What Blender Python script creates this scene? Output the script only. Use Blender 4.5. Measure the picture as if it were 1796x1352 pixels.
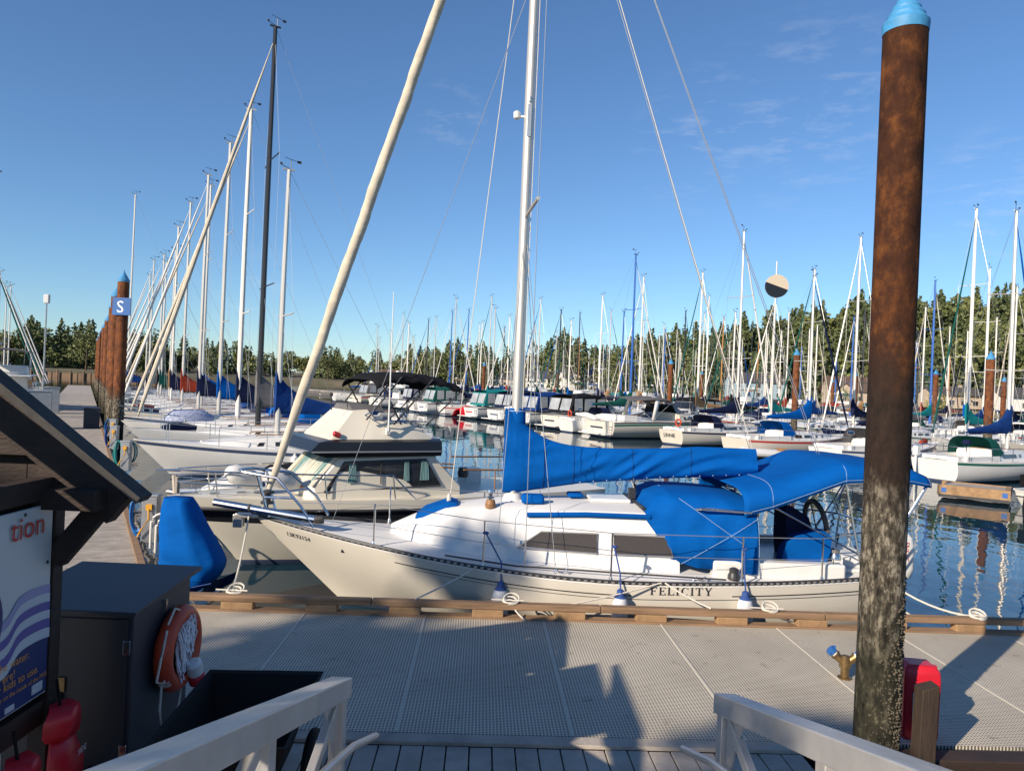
import bpy, math, random
import numpy as np
from mathutils import Vector, Matrix
for o in list(bpy.data.objects): bpy.data.objects.remove(o, do_unlink=True)
SC = bpy.context.scene
COL = SC.collection
R = math.radians
# ------------------------------------------------------------------ camera, sky, sun, exposure
ROLL = R(2.45); CAMZ = 3.45
cam = bpy.data.cameras.new('camera'); camo = bpy.data.objects.new('camera', cam); COL.objects.link(camo)
cam.sensor_fit = 'HORIZONTAL'; cam.sensor_width = 36.0; cam.lens = 36.0 * 1300 / 1796
cam.clip_start = 0.05; cam.clip_end = 3000
r_ = Vector((math.cos(ROLL), 0, math.sin(ROLL))); u_ = Vector((-math.sin(ROLL), 0, math.cos(ROLL))); b_ = Vector((0, -1, 0))
camo.matrix_world = Matrix(((r_.x, u_.x, b_.x, 0), (r_.y, u_.y, b_.y, 0), (r_.z, u_.z, b_.z, CAMZ), (0, 0, 0, 1)))
SC.camera = camo
SUN_EL = R(26.0)
W = bpy.data.worlds.new('World'); SC.world = W; W.use_nodes = True
nt = W.node_tree; bg = nt.nodes['Background']
sky = nt.nodes.new('ShaderNodeTexSky'); sky.sky_type = 'NISHITA'; sky.sun_disc = False
sky.sun_elevation = SUN_EL; sky.sun_rotation = R(225); sky.altitude = 0; sky.air_density = 1.0; sky.dust_density = 0.0; sky.ozone_density = 4.0
bg.inputs['Strength'].default_value = 0.084
tc = nt.nodes.new('ShaderNodeTexCoord')
mp = nt.nodes.new('ShaderNodeMapping'); mp.inputs['Scale'].default_value = (5.0, 5.0, 19.0); mp.inputs['Rotation'].default_value = (0.12, -0.25, 0.3)
nz = nt.nodes.new('ShaderNodeTexNoise'); nz.inputs['Scale'].default_value = 3.2; nz.inputs['Detail'].default_value = 9; nz.inputs['Roughness'].default_value = 0.66
def sky_patch(px, py, r0, r1):
    a = (px - 898) / 1300.0; b0 = -(py - 676) / 1300.0; v = Vector((a * math.cos(ROLL) - b0 * math.sin(ROLL), 1, a * math.sin(ROLL) + b0 * math.cos(ROLL))).normalized()
    d = nt.nodes.new('ShaderNodeVectorMath'); d.operation = 'DOT_PRODUCT'; d.inputs[1].default_value = v; nt.links.new(tc.outputs['Generated'], d.inputs[0])
    q = nt.nodes.new('ShaderNodeMapRange'); q.inputs['From Min'].default_value = math.cos(r1); q.inputs['From Max'].default_value = math.cos(r0); nt.links.new(d.outputs['Value'], q.inputs['Value']); return q.outputs[0]
tn = nt.nodes.new('ShaderNodeMixRGB'); tn.blend_type = 'MULTIPLY'; tn.inputs['Fac'].default_value = 1; tn.inputs['Color2'].default_value = (.87, 1.04, 1.19, 1)
rm = nt.nodes.new('ShaderNodeValToRGB'); rm.color_ramp.elements[0].position = 0.50; rm.color_ramp.elements[1].position = 0.80
psum = None
for a_ in ((1420, 200, .02, .13), (1240, 245, .01, .10), (790, 205, .005, .05), (1740, 350, .01, .09), (440, 520, .0, .07)):
    o_ = sky_patch(*a_)
    if psum is None: psum = o_
    else:
        ad = nt.nodes.new('ShaderNodeMath'); ad.operation = 'MAXIMUM'; nt.links.new(psum, ad.inputs[0]); nt.links.new(o_, ad.inputs[1]); psum = ad.outputs[0]
mu = nt.nodes.new('ShaderNodeMath'); mu.operation = 'MULTIPLY'
mu2 = nt.nodes.new('ShaderNodeMath'); mu2.operation = 'MULTIPLY'; mu2.inputs[1].default_value = 0.27
mx = nt.nodes.new('ShaderNodeMixRGB'); mx.inputs['Color2'].default_value = (7.5, 7.6, 8.0, 1)
L_ = nt.links.new
L_(tc.outputs['Generated'], mp.inputs['Vector']); L_(mp.outputs['Vector'], nz.inputs['Vector']); 
L_(nz.outputs['Fac'], rm.inputs['Fac'])
L_(rm.outputs['Color'], mu.inputs[0]); L_(psum, mu.inputs[1]); L_(mu.outputs[0], mu2.inputs[0])
L_(mu2.outputs[0], mx.inputs['Fac']); L_(sky.outputs['Color'], tn.inputs['Color1']); L_(tn.outputs['Color'], mx.inputs['Color1']); L_(mx.outputs['Color'], bg.inputs['Color'])
sl = bpy.data.lights.new('sun', 'SUN'); sl.energy = 5.0; sl.angle = R(0.5); sl.color = (1.0, 0.86, 0.69)
so = bpy.data.objects.new('sun', sl); COL.objects.link(so)
so.rotation_euler = Vector((math.cos(SUN_EL) * .7071, math.cos(SUN_EL) * .7071, -math.sin(SUN_EL))).to_track_quat('-Z', 'Y').to_euler()
SC.view_settings.view_transform = 'Standard'; SC.view_settings.look = 'None'; SC.view_settings.gamma = 1.0
SC.view_settings.exposure = 0.50; SC.view_settings.use_curve_mapping = False
SC.render.resolution_x = 1024; SC.render.resolution_y = 770

# ------------------------------------------------------------------ materials
MATS = {}
def mat(name, col, rough=0.5, metal=0.0, var=0.0, vscale=4.0, bump=0.0, bscale=20.0, col2=None, stretch=(1, 1, 1), spec=0.5, coords='Object', coat=0.0):
    if name in MATS: return MATS[name]
    m = bpy.data.materials.new(name); m.use_nodes = True; t = m.node_tree; p = t.nodes['Principled BSDF']
    p.inputs['Base Color'].default_value = (*col, 1); p.inputs['Roughness'].default_value = rough; p.inputs['Metallic'].default_value = metal
    p.inputs['Specular IOR Level'].default_value = spec
    if coat: p.inputs['Coat Weight'].default_value = coat; p.inputs['Coat Roughness'].default_value = .08
    if var or bump:
        c = t.nodes.new('ShaderNodeTexCoord'); mpn = t.nodes.new('ShaderNodeMapping'); mpn.inputs['Scale'].default_value = stretch
        if coords == 'World':
            g = t.nodes.new('ShaderNodeNewGeometry'); t.links.new(g.outputs['Position'], mpn.inputs['Vector'])
        else: t.links.new(c.outputs['Object'], mpn.inputs['Vector'])
    if var:
        n = t.nodes.new('ShaderNodeTexNoise'); n.inputs['Scale'].default_value = vscale; n.inputs['Detail'].default_value = 6; n.inputs['Roughness'].default_value = .62
        t.links.new(mpn.outputs['Vector'], n.inputs['Vector'])
        rp = t.nodes.new('ShaderNodeValToRGB'); rp.color_ramp.elements[0].position = .32; rp.color_ramp.elements[1].position = .68
        c2 = col2 if col2 else tuple(x * (1 - var) for x in col)
        rp.color_ramp.elements[0].color = (*c2, 1); rp.color_ramp.elements[1].color = (*col, 1)
        t.links.new(n.outputs['Fac'], rp.inputs['Fac']); t.links.new(rp.outputs['Color'], p.inputs['Base Color'])
    if bump:
        n2 = t.nodes.new('ShaderNodeTexNoise'); n2.inputs['Scale'].default_value = bscale; n2.inputs['Detail'].default_value = 5
        t.links.new(mpn.outputs['Vector'], n2.inputs['Vector'])
        bm = t.nodes.new('ShaderNodeBump'); bm.inputs['Strength'].default_value = bump; bm.inputs['Distance'].default_value = 0.02
        t.links.new(n2.outputs['Fac'], bm.inputs['Height']); t.links.new(bm.outputs['Normal'], p.inputs['Normal'])
    MATS[name] = m; return m
def prin(m): return m.node_tree.nodes['Principled BSDF']

white = mat('gelcoat_white', (.70, .69, .66), .28, var=.08, vscale=1.5)
cream = mat('gelcoat_cream', (.60, .56, .48), .25, var=.06, vscale=1.2)
ivory = mat('gelcoat_ivory', (.66, .615, .515), .3, var=.08, vscale=1.2)
greyh = mat('gelcoat_grey', (.55, .56, .56), .3, var=.06)
deckm = mat('deck_nonskid', (.68, .67, .65), .6, var=.06, vscale=3, bump=.1, bscale=60)
navyh = mat('navy_paint', (.015, .025, .07), .25)
blackh = mat('black_paint', (.012, .013, .016), .3)
redh = mat('red_paint', (.42, .03, .03), .3)
greenh = mat('green_paint', (.02, .12, .09), .3)
antif = mat('antifouling', (.03, .05, .10), .7, var=.4)
antir = mat('antifouling_red', (.20, .03, .025), .7, var=.4)
boot = mat('boot_stripe', (.05, .07, .13), .35)
glassd = mat('dark_window', (.02, .022, .025), .06, spec=.8)
mesh_w = mat('window_screen', (.07, .06, .055), .35, var=.35, vscale=60)
alu = mat('aluminium', (.62, .60, .57), .38, .85, var=.10, vscale=3)
alum = mat('mast_aluminium', (.66, .62, .56), .42, .55, var=.10, vscale=2, stretch=(1, 1, .2))
mastw = mat('mast_white', (.68, .65, .60), .35, var=.06)
mastb = mat('mast_black', (.018, .018, .020), .35)
mastblue = mat('mast_blue', (.02, .10, .38), .4)
mastwood = mat('mast_wood', (.42, .20, .06), .45, var=.3, vscale=3, stretch=(3, 3, .3))
steel = mat('stainless', (.62, .62, .62), .18, 1.0)
wire = mat('rigging_wire', (.42, .42, .42), .4, .7)
darkm = mat('dark_fitting', (.03, .03, .032), .45)
rope_w = mat('rope_white', (.66, .62, .54), .85, var=.3, vscale=60)
rope_b = mat('rope_blue', (.02, .06, .22), .8)
teak = mat('teak', (.30, .15, .06), .55, var=.4, vscale=5, stretch=(1, 6, 6))
def cloth(n, c): return mat(n, c, .82, var=.24, vscale=1.8, bump=.55, bscale=5, spec=.08, stretch=(.7, 1, 1.8))
c_royal = cloth('canvas_royal_blue', (.0, .088, .36))
c_navy = cloth('canvas_navy', (.012, .018, .055))
c_black = cloth('canvas_black', (.013, .013, .015))
c_green = cloth('canvas_green', (.01, .085, .07))
c_tan = cloth('canvas_tan', (.40, .22, .10))
c_red = cloth('canvas_rust_red', (.33, .05, .025))
c_grey = cloth('canvas_grey', (.15, .145, .15))
c_teal = cloth('canvas_teal', (.01, .19, .20))
c_maroon = cloth('canvas_crimson', (.55, .015, .03))
c_mid = cloth('canvas_blue', (.01, .045, .19))
c_sail = cloth('sailcloth', (.60, .53, .42))
COVERS = {'royal blue': c_royal, 'navy': c_navy, 'black': c_black, 'dark green': c_green, 'tan': c_tan, 'rust red': c_red, 'grey': c_grey, 'teal': c_teal, 'mid blue': c_mid}
clearv = mat('vinyl_pane', (.42, .44, .45), .10, var=.45, vscale=1.2, spec=.8)
rubber = mat('fender_vinyl', (.62, .63, .66), .45, var=.15, vscale=8)
wood_grey = mat('weathered_planks', (.42, .37, .315), .85, var=.35, vscale=3, stretch=(1, 1, 1), bump=.3, bscale=25, coords='World')
timber = mat('rail_timber', (.30, .185, .105), .8, var=.5, vscale=2.5, stretch=(.6, 7, 7), bump=.3, bscale=20)
timber_blk = mat('block_timber', (.36, .22, .11), .8, var=.4, vscale=4, bump=.3)
timber_dk = mat('kiosk_timber', (.035, .02, .014), .75, var=.5, vscale=4, stretch=(1, 1, 3), bump=.3)
shingle = mat('kiosk_roofing', (.05, .047, .045), .85, var=.4, vscale=14)
galv = mat('galvanised', (.42, .43, .44), .42, .75, var=.22, vscale=5)
boxgrey = mat('locker_grey', (.022, .028, .04), .5, var=.10, vscale=3)
ringm = mat('ring_orange', (.50, .055, .018), .5, var=.25)
redp = mat('red_plastic', (.50, .012, .025), .38)
blackp = mat('black_plastic', (.008, .008, .009), .75, var=.3, spec=.2)
brass = mat('brass', (.30, .20, .09), .42, .8, var=.4, vscale=14)
bluep = mat('blue_plastic', (.02, .10, .32), .4)
hose_b = mat('hose_blue', (.01, .14, .42), .5)
hose_g = mat('hose_green', (.02, .26, .25), .5)
yel = mat('cable_yellow', (.62, .30, .02), .5)
pilecap = mat('cap_blue', (.06, .29, .56), .6, var=.35, vscale=7)
letter = mat('lettering_black', (.02, .02, .022), .5)
letterr = mat('lettering_red', (.48, .03, .025), .5)
letterw = mat('lettering_white', (.8, .8, .8), .5)
lettero = mat('lettering_orange', (.62, .28, .04), .5)
signblue = mat('sign_blue', (.02, .12, .38), .4, var=.25, vscale=1.2)
leafd = mat('fir_foliage', (.125, .145, .050), .75, var=.6, vscale=.35, coords='World', col2=(.045, .068, .026))
leafm = mat('broadleaf_foliage', (.17, .18, .055), .75, var=.55, vscale=.4, coords='World', col2=(.075, .095, .03))
bark = mat('bark', (.09, .06, .04), .9, var=.4, vscale=3)

# steel pile: rust above, black band, bleached and barnacled foot (bands follow height)
def pile_mat(name, z1, z2, z3, k=1.0):
    m = bpy.data.materials.new(name); m.use_nodes = True; t = m.node_tree; p = t.nodes['Principled BSDF']; N = t.nodes.new; K = t.links.new
    g = N('ShaderNodeNewGeometry'); s = N('ShaderNodeSeparateXYZ'); K(g.outputs['Position'], s.inputs[0])
    n1 = N('ShaderNodeTexNoise'); n1.inputs['Scale'].default_value = 2.2; n1.inputs['Detail'].default_value = 8; n1.inputs['Roughness'].default_value = .7
    mpn = N('ShaderNodeMapping'); mpn.inputs['Scale'].default_value = (2.4, 2.4, 1.5); K(g.outputs['Position'], mpn.inputs['Vector']); K(mpn.outputs[0], n1.inputs['Vector'])
    n2 = N('ShaderNodeTexNoise'); n2.inputs['Scale'].default_value = 19; n2.inputs['Detail'].default_value = 6; n2.inputs['Roughness'].default_value = .75; mq = N('ShaderNodeMapping'); mq.inputs['Scale'].default_value = (1, 1, .38); K(g.outputs['Position'], mq.inputs['Vector']); K(mq.outputs[0], n2.inputs['Vector'])
    def ramp(fac, els):
        r = N('ShaderNodeValToRGB'); e = r.color_ramp.elements
        e[0].position, e[0].color = els[0][0], (*els[0][1], 1); e[1].position, e[1].color = els[-1][0], (*els[-1][1], 1)
        for a, c in els[1:-1]:
            q = e.new(a); q.color = (*c, 1)
        K(fac, r.inputs['Fac']); return r.outputs['Color']
    rust = ramp(n1.outputs['Fac'], [(.3, (.018 * k, .008 * k, .006 * k)), (.50, (.052 * k, .020 * k, .010 * k)), (.70, (.16 * k ** .5, .058 * k ** .5, .016 * k ** .5))])
    growth = ramp(n2.outputs['Fac'], [(.36, (.012, .011, .009)), (.5, (.07, .06, .045)), (.6, (.24, .21, .16)), (.8, (.34, .31, .25))])
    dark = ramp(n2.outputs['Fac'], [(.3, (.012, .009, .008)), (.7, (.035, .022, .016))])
    low = ramp(n2.outputs['Fac'], [(.35, (.008, .008, .007)), (.55, (.035, .033, .022)), (.68, (.11, .10, .07))])
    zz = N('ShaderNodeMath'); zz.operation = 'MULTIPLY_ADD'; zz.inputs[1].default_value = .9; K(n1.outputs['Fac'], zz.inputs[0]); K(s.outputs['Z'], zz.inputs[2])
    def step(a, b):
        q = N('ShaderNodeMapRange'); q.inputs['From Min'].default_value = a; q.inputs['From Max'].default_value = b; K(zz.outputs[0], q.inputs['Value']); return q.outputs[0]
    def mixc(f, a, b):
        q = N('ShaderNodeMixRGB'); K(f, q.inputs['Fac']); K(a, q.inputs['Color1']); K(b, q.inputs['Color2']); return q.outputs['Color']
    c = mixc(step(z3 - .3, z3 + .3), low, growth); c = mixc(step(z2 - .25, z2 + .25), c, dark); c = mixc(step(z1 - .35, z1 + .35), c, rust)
    K(c, p.inputs['Base Color']); p.inputs['Roughness'].default_value = .9; p.inputs['Specular IOR Level'].default_value = .15
    b = N('ShaderNodeBump'); b.inputs['Strength'].default_value = .5; b.inputs['Distance'].default_value = .015; K(n2.outputs['Fac'], b.inputs['Height']); K(b.outputs['Normal'], p.inputs['Normal'])
    return m
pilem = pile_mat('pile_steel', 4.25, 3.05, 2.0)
pilem_far = pile_mat('pile_steel_far', 2.9, 2.75, 1.6, 2.6)

def water_mat():
    m = bpy.data.materials.new('harbour_water'); m.use_nodes = True; t = m.node_tree; p = t.nodes['Principled BSDF']
    p.inputs['Base Color'].default_value = (.008, .028, .045, 1); p.inputs['Roughness'].default_value = .015; p.inputs['IOR'].default_value = 1.33
    g = t.nodes.new('ShaderNodeNewGeometry'); mpn = t.nodes.new('ShaderNodeMapping'); mpn.inputs['Rotation'].default_value = (0, 0, R(30)); mpn.inputs['Scale'].default_value = (1.0, .55, 1)
    n = t.nodes.new('ShaderNodeTexNoise'); n.inputs['Scale'].default_value = 1.3; n.inputs['Detail'].default_value = 3; n.inputs['Roughness'].default_value = .45
    b = t.nodes.new('ShaderNodeBump'); b.inputs['Strength'].default_value = .20; b.inputs['Distance'].default_value = .06
    t.links.new(g.outputs['Position'], mpn.inputs['Vector']); t.links.new(mpn.outputs[0], n.inputs['Vector']); t.links.new(n.outputs['Fac'], b.inputs['Height']); t.links.new(b.outputs['Normal'], p.inputs['Normal'])
    return m
waterm = water_mat()
def grating_mat():
    m = bpy.data.materials.new('moulded_grating'); m.use_nodes = True; t = m.node_tree; p = t.nodes['Principled BSDF']; N = t.nodes.new; K = t.links.new
    c = N('ShaderNodeTexCoord'); s = N('ShaderNodeSeparateXYZ'); K(c.outputs['Object'], s.inputs[0])
    outs = []
    for ax in ('X', 'Y'):
        a = N('ShaderNodeMath'); a.operation = 'MULTIPLY'; a.inputs[1].default_value = 1 / .031; K(s.outputs[ax], a.inputs[0])
        f = N('ShaderNodeMath'); f.operation = 'FRACT'; K(a.outputs[0], f.inputs[0])
        l = N('ShaderNodeMath'); l.operation = 'LESS_THAN'; l.inputs[1].default_value = .42; K(f.outputs[0], l.inputs[0]); outs.append(l.outputs[0])
    mxn = N('ShaderNodeMath'); mxn.operation = 'MAXIMUM'; K(outs[0], mxn.inputs[0]); K(outs[1], mxn.inputs[1])
    n = N('ShaderNodeTexNoise'); n.inputs['Scale'].default_value = 1.1; n.inputs['Detail'].default_value = 5; K(c.outputs['Object'], n.inputs['Vector'])
    rp = N('ShaderNodeValToRGB'); rp.color_ramp.elements[0].position = .3; rp.color_ramp.elements[0].color = (.48, .43, .34, 1); rp.color_ramp.elements[1].position = .7; rp.color_ramp.elements[1].color = (.62, .56, .45, 1); K(n.outputs['Fac'], rp.inputs['Fac'])
    ns = N('ShaderNodeTexNoise'); ns.inputs['Scale'].default_value = 5.5; ns.inputs['Detail'].default_value = 7; ns.inputs['Roughness'].default_value = .7; K(c.outputs['Object'], ns.inputs['Vector'])
    rs_ = N('ShaderNodeValToRGB'); rs_.color_ramp.elements[0].position = .27; rs_.color_ramp.elements[0].color = (.30, .29, .28, 1); rs_.color_ramp.elements[1].position = .40; rs_.color_ramp.elements[1].color = (1, 1, 1, 1); K(ns.outputs['Fac'], rs_.inputs['Fac'])
    mm_ = N('ShaderNodeMixRGB'); mm_.blend_type = 'MULTIPLY'; mm_.inputs['Fac'].default_value = .8; K(rp.outputs['Color'], mm_.inputs['Color1']); K(rs_.outputs['Color'], mm_.inputs['Color2'])
    q = N('ShaderNodeMixRGB'); K(mxn.outputs[0], q.inputs['Fac']); q.inputs['Color1'].default_value = (.10, .095, .085, 1); K(mm_.outputs['Color'], q.inputs['Color2']); K(q.outputs['Color'], p.inputs['Base Color'])
    p.inputs['Roughness'].default_value = .75
    b = N('ShaderNodeBump'); b.inputs['Strength'].default_value = .5; b.inputs['Distance'].default_value = .02; K(mxn.outputs[0], b.inputs['Height']); K(b.outputs['Normal'], p.inputs['Normal'])
    return m
gratm = grating_mat()

# ------------------------------------------------------------------ mesh helpers
class MB:
    def __init__(s): s.v = []; s.f = []; s.m = []
    def add(s, vs, fs, mi=0):
        o = len(s.v); s.v += [tuple(v) for v in vs]
        for f in fs: s.f.append(tuple(i + o for i in f)); s.m.append(mi)
    def box(s, c, d, rz=0, mi=0, M=None):
        x, y, z = (k / 2 for k in d)
        vs = [Vector(p) for p in ((-x, -y, -z), (x, -y, -z), (x, y, -z), (-x, y, -z), (-x, -y, z), (x, -y, z), (x, y, z), (-x, y, z))]
        if rz: vs = [Matrix.Rotation(rz, 3, 'Z') @ v for v in vs]
        if M is not None: vs = [M @ v for v in vs]
        s.add([v + Vector(c) for v in vs], [(0, 3, 2, 1), (4, 5, 6, 7), (0, 1, 5, 4), (1, 2, 6, 5), (2, 3, 7, 6), (3, 0, 4, 7)], mi); return s
    def hexa(s, p8, mi=0):
        s.add(p8, [(0, 3, 2, 1), (4, 5, 6, 7), (0, 1, 5, 4), (1, 2, 6, 5), (2, 3, 7, 6), (3, 0, 4, 7)], mi); return s
    def loft(s, rings, closed=True, cap=True, mi=0):
        n = len(rings[0]); o = len(s.v)
        for r in rings: s.v += [tuple(p) for p in r]
        for i in range(len(rings) - 1):
            for j in range(n if closed else n - 1):
                a = o + i * n + j; b = o + i * n + (j + 1) % n
                s.f.append((a, b, b + n, a + n)); s.m.append(mi)
        if cap and closed:
            s.f.append(tuple(o + k for k in range(n))[::-1]); s.m.append(mi)
            s.f.append(tuple(o + (len(rings) - 1) * n + k for k in range(n))); s.m.append(mi)
        return s
    def tube(s, pts, r, n=6, mi=0, cap=True, sq=1.0):
        pts = [Vector(p) for p in pts]; rs = r if isinstance(r, (list, tuple)) else [r] * len(pts); rings = []
        for i, p in enumerate(pts):
            d = (pts[min(i + 1, len(pts) - 1)] - pts[max(i - 1, 0)])
            if d.length < 1e-9: d = Vector((0, 0, 1))
            d.normalize(); a = Vector((0, 0, 1)) if abs(d.z) < .9 else Vector((1, 0, 0))
            x = d.cross(a).normalized(); y = d.cross(x).normalized()
            rings.append([p + (x * math.cos(2 * math.pi * k / n) + y * math.sin(2 * math.pi * k / n) * sq) * rs[i] for k in range(n)])
        return s.loft(rings, True, cap, mi)
    def lathe(s, prof, n=16, c=(0, 0, 0), M=None, mi=0):
        rings = []
        for r, z in prof:
            ring = [Vector((r * math.cos(2 * math.pi * k / n), r * math.sin(2 * math.pi * k / n), z)) for k in range(n)]
            if M is not None: ring = [M @ p for p in ring]
            rings.append([p + Vector(c) for p in ring])
        return s.loft(rings, True, True, mi)
    def torus(s, c, R_, r, n=24, k=8, M=None, mi=0):
        o = len(s.v)
        for i in range(n):
            a = 2 * math.pi * i / n
            for j in range(k):
                b = 2 * math.pi * j / k; p = Vector(((R_ + r * math.cos(b)) * math.cos(a), (R_ + r * math.cos(b)) * math.sin(a), r * math.sin(b)))
                if M is not None: p = M @ p
                s.v.append(tuple(p + Vector(c)))
        for i in range(n):
            for j in range(k):
                s.f.append((o + i * k + j, o + ((i + 1) % n) * k + j, o + ((i + 1) % n) * k + (j + 1) % k, o + i * k + (j + 1) % k)); s.m.append(mi)
        return s
    def build(s, name, mats, parent=None, smooth=30, bevel=0):
        me = bpy.data.meshes.new(name); me.from_pydata(s.v, [], s.f)
        for m in (mats if isinstance(mats, (list, tuple)) else [mats]): me.materials.append(m)
        me.polygons.foreach_set('material_index', s.m)
        if smooth:
            me.polygons.foreach_set('use_smooth', [True] * len(s.f)); me.set_sharp_from_angle(angle=R(smooth))
        me.update()
        o = bpy.data.objects.new(name, me); COL.objects.link(o)
        if parent: o.parent = parent
        if bevel:
            b = o.modifiers.new('bevel', 'BEVEL'); b.width = bevel; b.segments = 2; b.limit_method = 'ANGLE'
        return o
USED = {}
def tag(o, label=None, cat=None, group=None, kind=None):
    if label:
        if label in USED and not group: print('DUPLICATE LABEL', label)
        USED[label] = 1; o['label'] = label
    if cat: o['category'] = cat
    if group: o['group'] = group
    if kind: o['kind'] = kind
    return o
def empty(name, loc, rz=0, label=None, cat=None, group=None):
    o = bpy.data.objects.new(name, None); COL.objects.link(o); o.location = loc; o.rotation_euler = (0, 0, rz); o.empty_display_size = .2
    return tag(o, label, cat, group)
def text_mb(body, size, to3d, mi=0, spacing=1.0):
    cu = bpy.data.curves.new('t', 'FONT'); cu.body = body; cu.size = size; cu.space_character = spacing; cu.resolution_u = 3
    ob = bpy.data.objects.new('t', cu); COL.objects.link(ob)
    me = bpy.data.meshes.new_from_object(ob.evaluated_get(bpy.context.evaluated_depsgraph_get()))
    b = MB(); b.add([to3d(v.co.x, v.co.y) for v in me.vertices], [tuple(p.vertices) for p in me.polygons], mi)
    wid = max(v.co.x for v in me.vertices)
    bpy.data.objects.remove(ob, do_unlink=True); bpy.data.meshes.remove(me); bpy.data.curves.remove(cu)
    return b, wid

# ------------------------------------------------------------------ marina grid: n across the pontoons, d along them
NV = Vector((math.cos(R(30)), math.sin(R(30)), 0)); DV = Vector((-math.sin(R(30)), math.cos(R(30)), 0))
def nd(n, d, z=0): return NV * n + DV * d + Vector((0, 0, z))
DOCK = .45
# ------------------------------------------------------------------ setting: water, shore, docks
b = MB(); b.add([(-1500, -40, 0), (1500, -40, 0), (1500, 2500, 0), (-1500, 2500, 0)], [(0, 1, 2, 3)])
tag(b.build('water', waterm, smooth=0), kind='structure')
def shore_dist(px):
    xs = [-300, 0, 300, 600, 850, 1000, 1100, 1300, 1500, 1796, 2200]; ys = [260, 290, 330, 380, 380, 330, 270, 225, 205, 185, 170]
    return float(np.interp(px, xs, ys))
def px_dir(px): return (px - 898) / 1300.0
shorem = mat('shore_ground', (.10, .10, .05), .9, var=.5, vscale=.15, coords='World', col2=(.16, .13, .09))
b = MB(); rows = []
for px in range(-700, 2600, 60):
    y = shore_dist(px); k = px_dir(px); hill = float(np.interp(px, [900, 1100, 1300, 1500, 1900], [2, 6, 14, 21, 25]))
    rows.append([(k * y, y, -.5), (k * (y + 2), y + 2, 1.6), (k * (y + 25), y + 25, 2.6), (k * (y + 90), y + 90, 2.6 + hill), (k * (y + 300), y + 300, 4 + hill * 1.4), (k * 2400, 2400, 2)])
b.loft(rows, closed=False, cap=False)
tag(b.build('shore', shorem), kind='structure')
# near bank behind the viewer that carries the shade trees
b = MB(); b.add([(-60, -70, 2.2), (60, -70, 2.2), (60, -9, 2.2), (-60, -9, 2.2), (-60, -7.5, -.3), (60, -7.5, -.3)], [(0, 1, 2, 3), (3, 2, 5, 4)])
tag(b.build('bank', shorem), kind='structure')

# main float: grating deck on a frame
MA = R(2.2); MO = Vector((-4.2, 6.16, 0))
def mf(s, t, z=0): return MO + Vector((math.cos(MA) * s - math.sin(MA) * t, math.sin(MA) * s + math.cos(MA) * t, z))
md = bpy.data.objects.new('main_float', None); COL.objects.link(md); md.location = MO; md.rotation_euler = (0, 0, MA); md['kind'] = 'structure'
b = MB(); b.box((6.6, 1.70, DOCK - .02), (14.6, 3.30, .04))
b.build('grating', gratm, md, 0)
b = MB()
for t in (.0, 3.42): b.box((6.6, t, DOCK - .16), (14.6, .10, .26))
for k in range(12): b.box((-.6 + k * 1.25, 1.7, DOCK - .15), (.07, 3.28, .2))
b.box((6.6, 1.7, .0), (14.2, 2.9, .34)); b.build('float_frame', darkm, md, 0)
seam = mat('grating_seam', (.50, .47, .40), .8)
for k in range(9):
    b = MB(); b.box((.3 + k * 1.52, 1.70, DOCK + .003), (.022, 3.30, .006)); b.build('panel_joint', seam, md, 0)
# bull rail: lengths of timber on blocks along the far edge
for k in range(5):
    b = MB(); L0 = 2.95; b.box((.1 + k * L0 + L0 / 2 - .4, 3.25 + (k % 2) * .006, DOCK + .155), (L0 - .008, .13, .08)); b.build('bull_rail_length', timber, md, 0, .012)
x = -.1
while x < 14:
    b = MB(); b.box((x, 3.25, DOCK + .055), (.40, .135, .115)); b.build('rail_block', timber_blk, md, 0, .01); x += 1.06
b = MB(); b.box((6.6, 3.24, DOCK + .012), (14.4, .16, .03)); b.build('edge_board', timber, md, 0)
b = MB(); b.box((3.4, -.09, DOCK + .012), (6.9, .15, .035)); b.build('threshold_board', wood_grey, md, 0, .005)
# landing planks
x = -1.05; i = 0; random.seed(3)
while x < 6.6:
    w = .185 + random.uniform(-.006, .006)
    b = MB(); b.box((x + w / 2, -1.33, DOCK - .02 + random.uniform(-.003, .003)), (w - .012, 2.30, .04)); b.build('landing_plank', wood_grey, md, 0, .004); x += w
b = MB()
for t in (-.35, -1.3, -2.3): b.box((2.75, t, DOCK - .17), (7.5, .12, .25))
b.box((2.75, -1.4, .02), (7.3, 2.0, .3)); b.build('landing_frame', timber_dk, md, 0)
b = MB(); b.box((10.3, -.16, DOCK - .10), (6.9, .2, .24)); b.box((8.6, -.42, DOCK - .3), (.5, .3, .2)); b.build('fender_beam', timber_dk, md, 0, .01)

# S pontoon running away on the left
sd = bpy.data.objects.new('pontoon', None); COL.objects.link(sd); sd.rotation_euler = (0, 0, R(30)); sd['kind'] = 'structure'
b = MB(); b.box((-.62, 75, DOCK - .17), (3.1, 132, .26)); b.box((-.62, 75, .05), (2.6, 130, .4)); b.build('float_frame', timber_dk, sd, 0)
b = MB(); d = 8.6; random.seed(5)
while d < 62:
    w = .14; b.box((-.62 + random.uniform(-.02, .02), d + w / 2, DOCK - .02 + random.uniform(-.002, .004)), (3.16, w - .014, .04)); d += w
o = b.build('planks', wood_grey, sd, 0); o['kind'] = 'stuff'
b = MB(); b.box((-.62, 101, DOCK - .02), (3.16, 78, .04)); b.build('far_planking', wood_grey, sd, 0)
b = MB()
for s_ in (.86, -2.1): b.box((s_, 37, DOCK + .03), (.1, 56, .07))
b.build('edge_timber', timber, sd, 0)
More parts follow.
